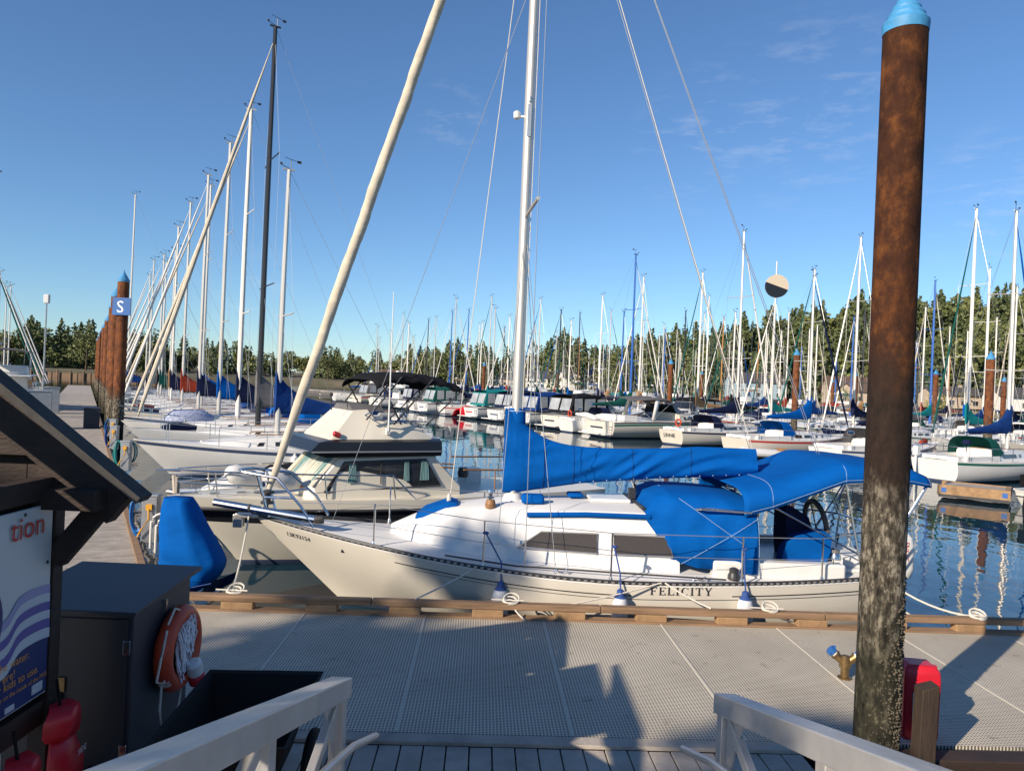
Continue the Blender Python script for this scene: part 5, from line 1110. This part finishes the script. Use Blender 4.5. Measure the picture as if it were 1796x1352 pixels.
b = MB(); b.tube([(-.3, -.6, .5), (-.3, -1.0, .75), (.3, -1.0, .75), (.3, -.6, .5)], .016, 6); b.build('cart_handle', alu, ca)

# ------------------------------------------------------------------ gangway with aluminium side rails (the viewer stands on it)
ga = empty('gangway', (.22, 4.8, DOCK), 0, 'aluminium gangway with box-section side rails coming down to the float', 'gangway')
sl_ = math.tan(R(17)); alg = mat('gangway_aluminium', (.60, .58, .55), .45, .55, var=.22, vscale=3, stretch=(6, 1, 1), bump=.08, bscale=40)
for s_, x in (('l', -1.24), ('r', 1.24)):
    y0, y1 = 0, -8.2; P = lambda y, z: Vector((x, y, z - y * sl_))
    sg_ = 1 if x < 0 else -1
    b = MB(); w = .07
    b.hexa([P(y1, .94) + Vector((-w, 0, 0)), P(y1, .94) + Vector((w, 0, 0)), P(y0, .94) + Vector((w, 0, 0)), P(y0, .94) + Vector((-w, 0, 0)), P(y1, 1.07) + Vector((-w, 0, 0)), P(y1, 1.07) + Vector((w, 0, 0)), P(y0, 1.07) + Vector((w, 0, 0)), P(y0, 1.07) + Vector((-w, 0, 0))]); b.build('top_chord', alg, ga, 0, .008)
    for k in range(6):
        y = -.06 - k * 1.5; b = MB(); b.hexa([P(y - .05, .02) + Vector((-.045, 0, 0)), P(y - .05, .02) + Vector((.045, 0, 0)), P(y + .05, .02) + Vector((.045, 0, 0)), P(y + .05, .02) + Vector((-.045, 0, 0)), P(y - .05, .938) + Vector((-.045, 0, 0)), P(y - .05, .938) + Vector((.045, 0, 0)), P(y + .05, .938) + Vector((.045, 0, 0)), P(y + .05, .938) + Vector((-.045, 0, 0))]); b.build('upright', alg, ga, 0, .006)
        if k < 5: beam(P(y - .12, .90), P(y - 1.40, .12), .05, .08, alg, 'diagonal', ga)
    b = MB(); b.add([P(-.13, .93), P(-.42, .93), P(-.13, .50)], [(0, 1, 2)]); o = b.build('gusset_plate', alg, ga, 0); o.modifiers.new('s', 'SOLIDIFY').thickness = .012
    b = MB(); b.tube([P(.22, .66) + Vector((sg_ * .20, 0, 0)), P(-.2, .66) + Vector((sg_ * .13, 0, 0)), P(y1, .66) + Vector((sg_ * .13, 0, 0))], .024, 10); b.build('handrail', alu, ga)
    b = MB(); b.hexa([P(y1, -.08) + Vector((-.06, 0, 0)), P(y1, -.08) + Vector((.06, 0, 0)), P(y0, .0) + Vector((.06, 0, 0)), P(y0, .0) + Vector((-.06, 0, 0)), P(y1, .06) + Vector((-.06, 0, 0)), P(y1, .06) + Vector((.06, 0, 0)), P(y0, .06) + Vector((.06, 0, 0)), P(y0, .06) + Vector((-.06, 0, 0))]); b.build('bottom_chord', alg, ga, 0)
b = MB(); b.hexa([(-1.17, -8.2, .03 + 8.2 * sl_), (1.17, -8.2, .03 + 8.2 * sl_), (1.17, 0, .03), (-1.17, 0, .03), (-1.17, -8.2, .07 + 8.2 * sl_), (1.17, -8.2, .07 + 8.2 * sl_), (1.17, 0, .06), (-1.17, 0, .06)]); b.build('tread_deck', alg, ga, 0)

# ------------------------------------------------------------------ fittings by the near pile
e = empty('fire_hydrant', (3.72, 8.0, DOCK), R(-20), 'brass twin-outlet dock hydrant with blue caps just left of the rusty pile', 'hydrant'); e.scale = (.72, .72, .72)
b = MB(); b.lathe([(.10, 0), (.10, .02), (.06, .03), (.06, .16), (.085, .17), (.085, .30), (.05, .34)], 16); b.build('hydrant_body', brass, e)
for s_ in (-1, 1):
    M_ = Matrix.Rotation(R(s_ * 50), 3, 'Y'); b = MB(); b.lathe([(.06, .02), (.06, .16), (.075, .165), (.075, .19)], 14, (0, 0, .22), M_); b.build('outlet', brass, e)
    b = MB(); b.lathe([(.05, .19), (.05, .215)], 14, (0, 0, .22), M_); b.build('outlet_collar', white, e); b = MB(); b.lathe([(.068, .215), (.072, .29), (.055, .30)], 14, (0, 0, .22), M_)
    for k in range(3): a = k * 2.09; b.box(M_ @ Vector((.075 * math.cos(a), .075 * math.sin(a), .26)) + Vector((0, 0, .22)), (.03, .03, .04))
    b.build('outlet_cap', bluep, e, 0)
e = empty('extinguisher_case', (3.78, 6.72, DOCK - .02), R(-8), 'red plastic extinguisher case standing right of the rusty pile', 'case')
b = MB(); b.loft([[(-w, -d_, z), (w, -d_, z), (w, d_, z), (-w, d_, z)] for w, d_, z in ((.13, .12, 0), (.15, .13, .06), (.155, .14, .55), (.15, .13, .64), (.11, .10, .68))]); b.build('case_body', redp, e, 40, .015)
b = MB(); b.box((0, 0, .66), (.22, .2, .03)); b.box((.0, .0, .40), (.325, .05, .52)); b.build('case_rib', redp, e, 0, .008)
b = MB(); b.box((-.06, -.143, .33), (.045, .008, .24)); b.build('label_plate', palew, e, 0, .003);
b = MB(); b.hexa([(3.46, 6.10, -.3), (3.60, 6.10, -.3), (3.60, 6.24, -.3), (3.46, 6.24, -.3), (3.50, 6.12, 1.08), (3.64, 6.12, 1.12), (3.64, 6.26, 1.12), (3.50, 6.26, 1.08)])
tag(b.build('timber_post', mat('post_timber', (.045, .028, .018), .85, var=.5, vscale=6, stretch=(3, 3, .5), bump=.4), None, 0, .008), 'short dark wooden post in front of the red case', 'post')

# ------------------------------------------------------------------ odds and ends across the water
def LB_(n_st, d): return nd(n_st, d)
b = MB(); b.loft([[(x, y0, .25), (x, y0 + .3, .25 + h), (x, y0 + 1.4, .2 + h * .8), (x, y0 + 1.9, .1)] for x, y0, h in ((-.2, 0, .6), (.5, -.1, 1.0), (1.3, .0, .9), (1.9, .2, .3))], False, False); o = b.build('tarpaulin', c_maroon, None, 50); o.location = nd(32.7, dpx(822, 33.3)); o.rotation_euler = (0, 0, R(30)); o.modifiers.new('s', 'SOLIDIFY').thickness = .02
tag(o, 'crimson tarpaulin draped over a stern at the far side of the fairway', 'tarpaulin')
fl = empty('work_float', (17.0, 27.0, 0), R(-35), 'low timber work float with blue tags at the right', 'float'); fl.scale = (.82, .82, .85)
b = MB(); b.box((0, 0, .18), (2.6, 2.2, .12)); b.build('float_base', darkm, fl, 0); b = MB(); b.box((0, -1.0, .42), (2.7, .18, .42)); b.box((0, 1.0, .42), (2.7, .18, .42)); b.box((1.25, 0, .42), (.18, 1.9, .40)); b.build('float_timber', timber_blk, fl, 0, .01)
b = MB(); b.box((0, 0, .44), (2.3, 1.8, .30)); b.build('float_planking', wood_grey, fl, 0, .01); b = MB(); b.box((-1.1, -1.096, .42), (.2, .012, .2)); b.box((1.15, -1.096, .42), (.2, .012, .2)); b.build('tag', bluep, fl, 0)
dn = empty('dinghy', (19.6, 28.0, 0), R(195), 'pale dinghy with black outboard at the right edge', 'dinghy'); DH = Hull(3.6, 1.5, .72, .58, .58, rake=.5, tw=.8, vb=1.2, vm=2.6)
dn.location = (17.9, 25.4, 0); dn.location = Vector((17.9, 25.4, 0)) + Vector((math.cos(R(15)), math.sin(R(15)), 0)) * 3.6; DH.mesh(16).build('hull', [white, white, white, antif], dn); DH.deck(drop=.2, camber=0).build('dinghy_floor', greyh, dn); DH.rail(.035, .01, 0).build('gunwale', greyh, dn)
b = MB(); b.box((3.75, 0, .95), (.34, .28, .40)); b.tube([(3.72, 0, .8), (3.8, 0, .2), (3.85, 0, -.2)], .07, 8); b.tube([(3.6, 0, .85), (3.1, .1, .95)], .03, 6); b.build('outboard', blackp, dn, 40, .05)
dm_ = empty('day_shape_disc', (16.85, 48.0, 0), 0, 'round half beige half black disc high on a pole left of the rusty pile', 'disc')
MB().tube([(0, 0, 0), (-.05, 0, 12.2)], [.09, .05], 8).build('disc_pole', alum, dm_)
for k, m in enumerate((mat('disc_beige', (.55, .47, .36), .6), blackh)):
    b = MB(); pts = [(.74 * math.cos(a), .74 * math.sin(a)) for a in np.linspace(k * math.pi, (k + 1) * math.pi, 20)]; M_ = Matrix.Rotation(R(18), 3, 'Y')
    b.v = [tuple(M_ @ Vector((x, -.12, z)) + Vector((0, 0, 10.6))) for x, z in pts] + [tuple(M_ @ Vector((x, .10, z)) + Vector((0, 0, 10.6))) for x, z in pts]; n_ = len(pts); b.f = [tuple(range(n_)), tuple(range(n_, 2 * n_))[::-1]] + [(i, (i + 1) % n_, n_ + (i + 1) % n_, n_ + i) for i in range(n_)]; b.m = [0] * len(b.f); b.build('disc_half', m, dm_, 0)

# ------------------------------------------------------------------ far shore: houses, woods, hills
hw_ = mat('house_white', (.70, .68, .63), .7, var=.1); hb_ = mat('house_beige', (.48, .38, .28), .8, var=.15); hr_ = mat('roof_dark', (.075, .07, .07), .85, var=.3); hbr = mat('roof_brown', (.11, .07, .05), .85, var=.3); hblu = mat('house_blue', (.28, .38, .44), .8)
def house(px, back, w, dpt, h, rh, wall, roof, label, rz=0, wings=0):
    y = shore_dist(px) + back; x = px_dir(px) * y; z = 2.4 + max(0, back - 20) * .05; e = empty('house', (x, y, z), rz, label, 'house', 'houses along the far shore')
    b = MB(); b.box((0, 0, h / 2), (w, dpt, h)); b.add([(-w / 2, -dpt / 2, h), (-w / 2, dpt / 2, h), (-w / 2, 0, h + rh)], [(0, 1, 2)]); b.add([(w / 2, -dpt / 2, h), (w / 2, dpt / 2, h), (w / 2, 0, h + rh)], [(0, 2, 1)]); b.build('wall', wall, e, 0)
    b = MB(); ov = .6
    for s_ in (-1, 1): P = [Vector((-w / 2 - ov, s_ * (dpt / 2 + ov), h - .2)), Vector((w / 2 + ov, s_ * (dpt / 2 + ov), h - .2)), Vector((w / 2 + ov, 0, h + rh + .15)), Vector((-w / 2 - ov, 0, h + rh + .15))]; b.hexa(P + [p + Vector((0, 0, .25)) for p in P])
    ro = b.build('roof', roof, e, 0); b = MB(); b.box((w * .25, .6, h + rh + .3), (.8, .8, 1.6)); b.build('chimney', hb_, ro, 0)
    if wings:
        b = MB(); ww = w * .3; b.box((-w * .2, -dpt / 2 - 1, h * .55), (ww, 2.4, h * 1.1)); b.add([(-w * .2 - ww / 2, -dpt / 2 - 2.2, h * 1.1), (-w * .2 + ww / 2, -dpt / 2 - 2.2, h * 1.1), (-w * .2, -dpt / 2 - 2.2, h * 1.1 + ww * .4)], [(0, 1, 2)]); b.build('gable_wing', wall, e, 0)
        b = MB(); yy = -dpt / 2 - 2.5
        for s_ in (-1, 1): P = [Vector((-w * .2 + s_ * (ww / 2 + .4), yy, h * 1.1 - .25)), Vector((-w * .2, yy, h * 1.1 + ww * .4 + .1)), Vector((-w * .2, 0, h * 1.1 + ww * .4 + .1)), Vector((-w * .2 + s_ * (ww / 2 + .4), 0, h * 1.1 - .25))]; b.hexa(P + [p + Vector((0, 0, .25)) for p in P])
        b.build('gable_roof', roof, e, 0)
    nw = max(3, int(w / 3.2))
    for fl_ in range(2 if h > 4.5 else 1):
        for k in range(nw):
            xx = -w / 2 + (k + .5) * w / nw; zz = 1.5 + fl_ * 2.7
            if wings and abs(xx + w * .2) < w * .17: continue
            b = MB(); b.box((xx, -dpt / 2 - .03, zz), (1.3, .06, 1.3)); wn = b.build('window', glassd, e, 0); b = MB(); b.box((xx, -dpt / 2 - .05, zz - .72), (1.5, .12, .12)); b.box((xx, -dpt / 2 - .05, zz + .72), (1.5, .12, .12)); b.build('window_trim', hw_, wn, 0)
house(1012, 14, 15, 9, 5.6, 3.4, hw_, hr_, 'white gabled house on the far shore right of the blue-covered mast', R(12), 1)
house(950, 20, 16, 9, 5.4, 3.2, hw_, hr_, 'white two-storey house with dark roof left of the gabled house', 0)
house(885, 26, 18, 9, 4.0, 2.0, hb_, hr_, 'long low house half hidden by the sloop mast', 0)
house(1322, 14, 16, 9, 5.4, 2.6, hblu, hr_, 'pale blue house among trees below the half black disc', 0)
house(1490, 16, 14, 9, 3.6, 4.0, hb_, hbr, 'brown-roofed house with steep roof left of the rusty pile', R(-10), 1)
house(1665, 12, 13, 8, 3.6, 1.8, hb_, hr_, 'low beige house right of the rusty pile', 0)
house(1780, 8, 12, 8, 3.6, 2.2, hw_, hr_, 'small pale house at the right edge of the shore', 0)
house(690, 20, 14, 8, 4, 2.4, hw_, hbr, 'white cottage among trees behind the black bimini', 0)
# trees (leaf-cards scattered through crowns)
def tree_cards(kind, h, rs, n):
    if kind == 'fir':
        t = rs.random(n) ** .75; z = h * (.10 + .90 * (1 - t)); rad = (h * .235 * t ** .85 + .15) * (1 + .35 * np.sin(z * 4.0 + rs.random() * 6)); rr = rad * np.sqrt(.25 + .75 * rs.random(n)); a = rs.random(n) * 2 * np.pi
        gap = .5 + .5 * np.sin(a * 3 + z * 1.1 + rs.random() * 6); rr *= (.5 + .6 * gap); rr *= 1 + .3 * np.sin(z / h * 23 + a * 2); z = z - rr * .25; sz = h * .030 * (.6 + .8 * rs.random(n)) * (.6 + .6 * t)
    else:
        nc = 11; cc_ = rs.normal(0, 1, (nc, 3)) * np.array([h * .20, h * .20, h * .17]) + np.array([0, 0, h * .63]); ci = rs.integers(0, nc, n); p = rs.normal(0, 1, (n, 3)); p /= np.linalg.norm(p, axis=1)[:, None]; p = cc_[ci] + p * (h * .15 * (.55 + .45 * rs.random(n)))[:, None]
        sz = h * .028 * (.6 + .8 * rs.random(n)); P = p; return P, sz
    return np.stack([rr * np.cos(a), rr * np.sin(a), z], 1), sz
def cards_mesh(P, sz, rs):
    n = len(P); d1 = rs.normal(0, 1, (n, 3)); d1 /= np.linalg.norm(d1, axis=1)[:, None]; d2 = np.cross(d1, rs.normal(0, 1, (n, 3))); d2 /= np.linalg.norm(d2, axis=1)[:, None] + 1e-9
    s = sz[:, None]; V = np.stack([P - d1 * s, P + d2 * s * .7, P + d1 * s, P - d2 * s * .7], 1).reshape(-1, 3); return V
def np_mesh(name, V, m, parent=None):
    nf = len(V) // 4; me = bpy.data.meshes.new(name); me.vertices.add(len(V)); me.vertices.foreach_set('co', V.astype(np.float32).ravel()); me.loops.add(nf * 4); me.loops.foreach_set('vertex_index', np.arange(nf * 4, dtype=np.int32)); me.polygons.add(nf); me.polygons.foreach_set('loop_start', np.arange(0, nf * 4, 4, dtype=np.int32)); me.polygons.foreach_set('loop_total', np.full(nf, 4, dtype=np.int32)); me.update(calc_edges=True); me.materials.append(m)
    o = bpy.data.objects.new(name, me); COL.objects.link(o); o.parent = parent; return o
rs = np.random.default_rng(4)
def ground_z(px, back): hill = float(np.interp(px, [900, 1100, 1300, 1500, 1900], [2, 6, 14, 21, 25])); return 1.6 + (back / 25 if back < 25 else 1 + min(1, (back - 25) / 65) * hill)
def hmax(px): return float(np.interp(px, [-100, 100, 250, 500, 620, 720, 800, 900, 985, 1010, 1060, 1150, 1300, 1450, 1600, 1850], [20, 25, 21, 19, 18, 22, 27, 24, 30, 30, 20, 24, 23, 26, 25, 26]))
forests = {'fir_wood': [], 'mixed_wood': []}
for k in range(820):
    px = rs.uniform(-150, 1950) if k < 560 else rs.uniform(1060, 1950); back = rs.uniform(22, 120) if k < 560 else rs.uniform(60, 170); y = shore_dist(px) + back; fir = rs.random() < (.72 if px > 1050 else .5)
    h = hmax(px) * (.55 + .5 * rs.random()) * (1.0 if fir else .78); P, sz = tree_cards('fir' if fir else 'leaf', h, rs, 480); P = P + np.array([px_dir(px) * y, y, ground_z(px, back) - .5])
    forests['fir_wood' if fir else 'mixed_wood'].append(cards_mesh(P, sz * 1.45, rs))
for k in range(340):
    px = rs.uniform(700, 1950) if k < 300 else rs.uniform(-100, 700); back = rs.uniform(20, 130); y = shore_dist(px) + back; P, sz = tree_cards('leaf', rs.uniform(8, 14), rs, 260); P[:, :2] *= 1.3; P = P + np.array([px_dir(px) * y, y, ground_z(px, back) - 2.0]); forests['mixed_wood'].append(cards_mesh(P, sz * 2.2, rs))
for k, lst in forests.items(): o = np_mesh(k, np.concatenate(lst), leafd if k == 'fir_wood' else leafm); o['kind'] = 'stuff'
protos = {}
def lone_tree(px, back, h, fir, label):
    y = shore_dist(px) + back; e = empty('fir_tree' if fir else 'broadleaf_tree', (px_dir(px) * y, y, ground_z(px, back) - .4), rs.random() * 6, label, 'tree', 'trees standing out along the far shore')
    P, sz = tree_cards('fir' if fir else 'leaf', h, rs, 1100); np_mesh('crown', cards_mesh(P, sz * .85, rs), leafd if fir else leafm, e)
    b = MB(); b.tube([(0, 0, 0), (.1, 0, h * .4), (0, .1, h * (.95 if fir else .7))], [h * .018 + .05, h * .013 + .03, .04], 7)
    for k in range(6): a = k * 1.05; z = h * (.35 + .07 * k); b.tube([(0, 0, z), (h * .12 * math.cos(a), h * .12 * math.sin(a), z + h * .04)], [.09, .03], 5)
    b.build('trunk', bark, e)
for px, back, h, fir, lab in ((760, 8, 21, 0, 'broad tree standing over the boats left of the blue mast'), (800, 10, 26, 1, 'tall fir left of the sloop mast on the skyline'), (858, 12, 22, 1, 'fir just left of the sloop mast on the skyline'), (985, 6, 30, 1, 'tall sparse fir standing alone right of the sloop mast'), (1010, 8, 25, 1, 'fir beside the tall sparse one above the white houses'), (1085, 10, 20, 0, 'rounded tree right of the white gabled house'), (1135, 12, 25, 1, 'pointed fir left of the tall white mast'), (1245, 14, 22, 1, 'wind-shaped fir above the varnished mast'), (1345, 18, 24, 1, 'fir behind the half black disc'), (1435, 20, 24, 1, 'fir on the ridge left of the rusty pile'), (1478, 26, 26, 1, 'tallest ridge fir beside the rusty pile'), (1630, 20, 24, 1, 'ridge fir just right of the rusty pile'), (1690, 24, 26, 1, 'ridge fir behind the right-hand masts'), (1750, 18, 25, 0, 'broad ridge tree at the right'), (150, 10, 18, 0, 'broad tree left of the S pontoon piles'), (180, 12, 20, 1, 'fir behind the S pontoon piles'), (370, 10, 17, 1, 'fir among the masts of the S pontoon boats'), (575, 12, 17, 0, 'low tree behind the furled jib')): lone_tree(px, back, h, fir, lab)
shrub = mat('yellow_broom', (.30, .26, .03), .8, var=.4, vscale=.6, coords='World', col2=(.12, .14, .03))
for px, back, lab in ((1480, 5, 'yellow flowering bush on the shore left of the rusty pile'), (1655, 6, 'yellow flowering bush on the shore right of the rusty pile')):
    y = shore_dist(px) + back; e = empty('broom_bush', (px_dir(px) * y, y, 1.8), 0, lab, 'bush'); P, sz = tree_cards('leaf', 7, rs, 700); P[:, 2] -= 2.2; P[:, 0] *= 2.0; np_mesh('foliage', cards_mesh(P, sz, rs), shrub, e); MB().tube([(0, 0, 0), (0, 0, 2)], .15, 5).build('stem', bark, e)
# breakwater at far left
b = MB()
for k in range(12): b.box((-150 + k * 4.1, 232 + (k % 3) * .2, 0.6), (3.9, 1.2, 1.8)); b.tube([(-150 + k * 4.1, 231.2, -1), (-150 + k * 4.1, 231.2, 2.2)], .28, 6)
tag(b.build('breakwater', mat('breakwater_timber', (.20, .13, .08), .9, var=.4, coords='World', vscale=.5), None, 0), 'brown timber breakwater at the far end of the S pontoon', 'breakwater')

# ------------------------------------------------------------------ shade trees on the bank behind the viewer
def shade_tree(loc, h, kind, n, label, sc=1.0, sq=1.0):
    e = empty('fir_tree' if kind == 'fir' else 'broadleaf_tree', loc, 0, label, 'tree'); P, sz = tree_cards(kind, h, rs, n); P[:, :2] *= sq; np_mesh('crown', cards_mesh(P, sz * sc, rs), leafd, e); MB().tube([(0, 0, 0), (0, 0, h * .9)], [.28, .05], 8).build('trunk', bark, e)
def back_of(x, y, z, t): c, s = math.cos(SUN_EL), math.sin(SUN_EL); return (x - c * .7071 * t, y - c * .7071 * t, z + s * t)
def crown_at(pt, t, rad, n, label, cs=.16):
    c = Vector(back_of(*pt, t)); e = empty('broadleaf_tree', (c.x - 6, c.y + 6, 2.2), 0, label, 'tree'); P = rs.normal(0, 1, (n, 3)); P /= np.linalg.norm(P, axis=1)[:, None]; P *= (rs.random(n) ** .45)[:, None]
    P = P * (1 + .28 * np.sin(P[:, [1, 2, 0]] * 5 + rs.random(3) * 6)) * np.array(rad) + np.array([6, -6, c.z - 2.2]); np_mesh('crown', cards_mesh(P, cs * (.5 + rs.random(n)), rs), leafd, e)
    MB().tube([(0, 0, 0), (.5, -.5, (c.z - 2.2) * .6), (6, -6, c.z - 2.2)], [.16, .10, .03], 8).build('trunk', bark, e)
crown_at((-.55, 10.2, 1.0), 38, (.8, .8, .62), 300, 'slim leafy tree on the bank behind the gangway, farthest left')
crown_at((-2.2, 7.0, .45), 32, (1.9, 1.9, .80), 1000, 'spreading leafy tree on the bank behind the kiosk', .2)
crown_at((-1.6, 8.9, .45), 36, (1.5, 1.5, .22), 120, 'thin leafy tree on the bank farther behind the kiosk', .2)
crown_at((2.3, 5.9, .45), 30, (.9, .9, .5), 260, 'small leafy tree on the bank behind the gangway, farthest right')

# inflatable tenders lying at the sterns of the first row
def inflatable(px, n_, rz, m, lab, up=0):
    e = empty('inflatable', nd(n_, dpx(px, n_), .05), rz, lab, 'tender', 'inflatable tenders'); b = MB(); b.tube([(2.5, -.62, .25), (1.2, -.66, .25), (.35, -.5, .30), (-.1, 0, .36), (.35, .5, .30), (1.2, .66, .25), (2.5, .62, .25)], [.14, .21, .21, .21, .21, .21, .14], 10); b.build('tube', m, e)
    b = MB(); b.box((1.3, 0, .18), (2.0, .9, .05)); b.build('floor', greyh, e, 0); b = MB(); b.box((2.25, 0, .34), (.06, .95, .4)); b.build('transom', teak, e, 0); b = MB(); b.box((1.2, 0, .38), (.22, 1.1, .04)); b.build('thwart', white, e, 0)
    if up: e.rotation_euler = (R(78), 0, rz); e.location.z = .75
inflatable(1045, 33.2, R(120), white, 'white inflatable hoisted on edge at the stern of the cream express cruiser', 1)
inflatable(915, 33.0, R(125), white, 'white inflatable lying just right of the sloop mast', 1)
inflatable(700, 33.5, R(30), white, 'white inflatable afloat below the black bimini')
inflatable(1310, 31.8, R(10), greyh, 'grey inflatable afloat off the navy-striped sloop')
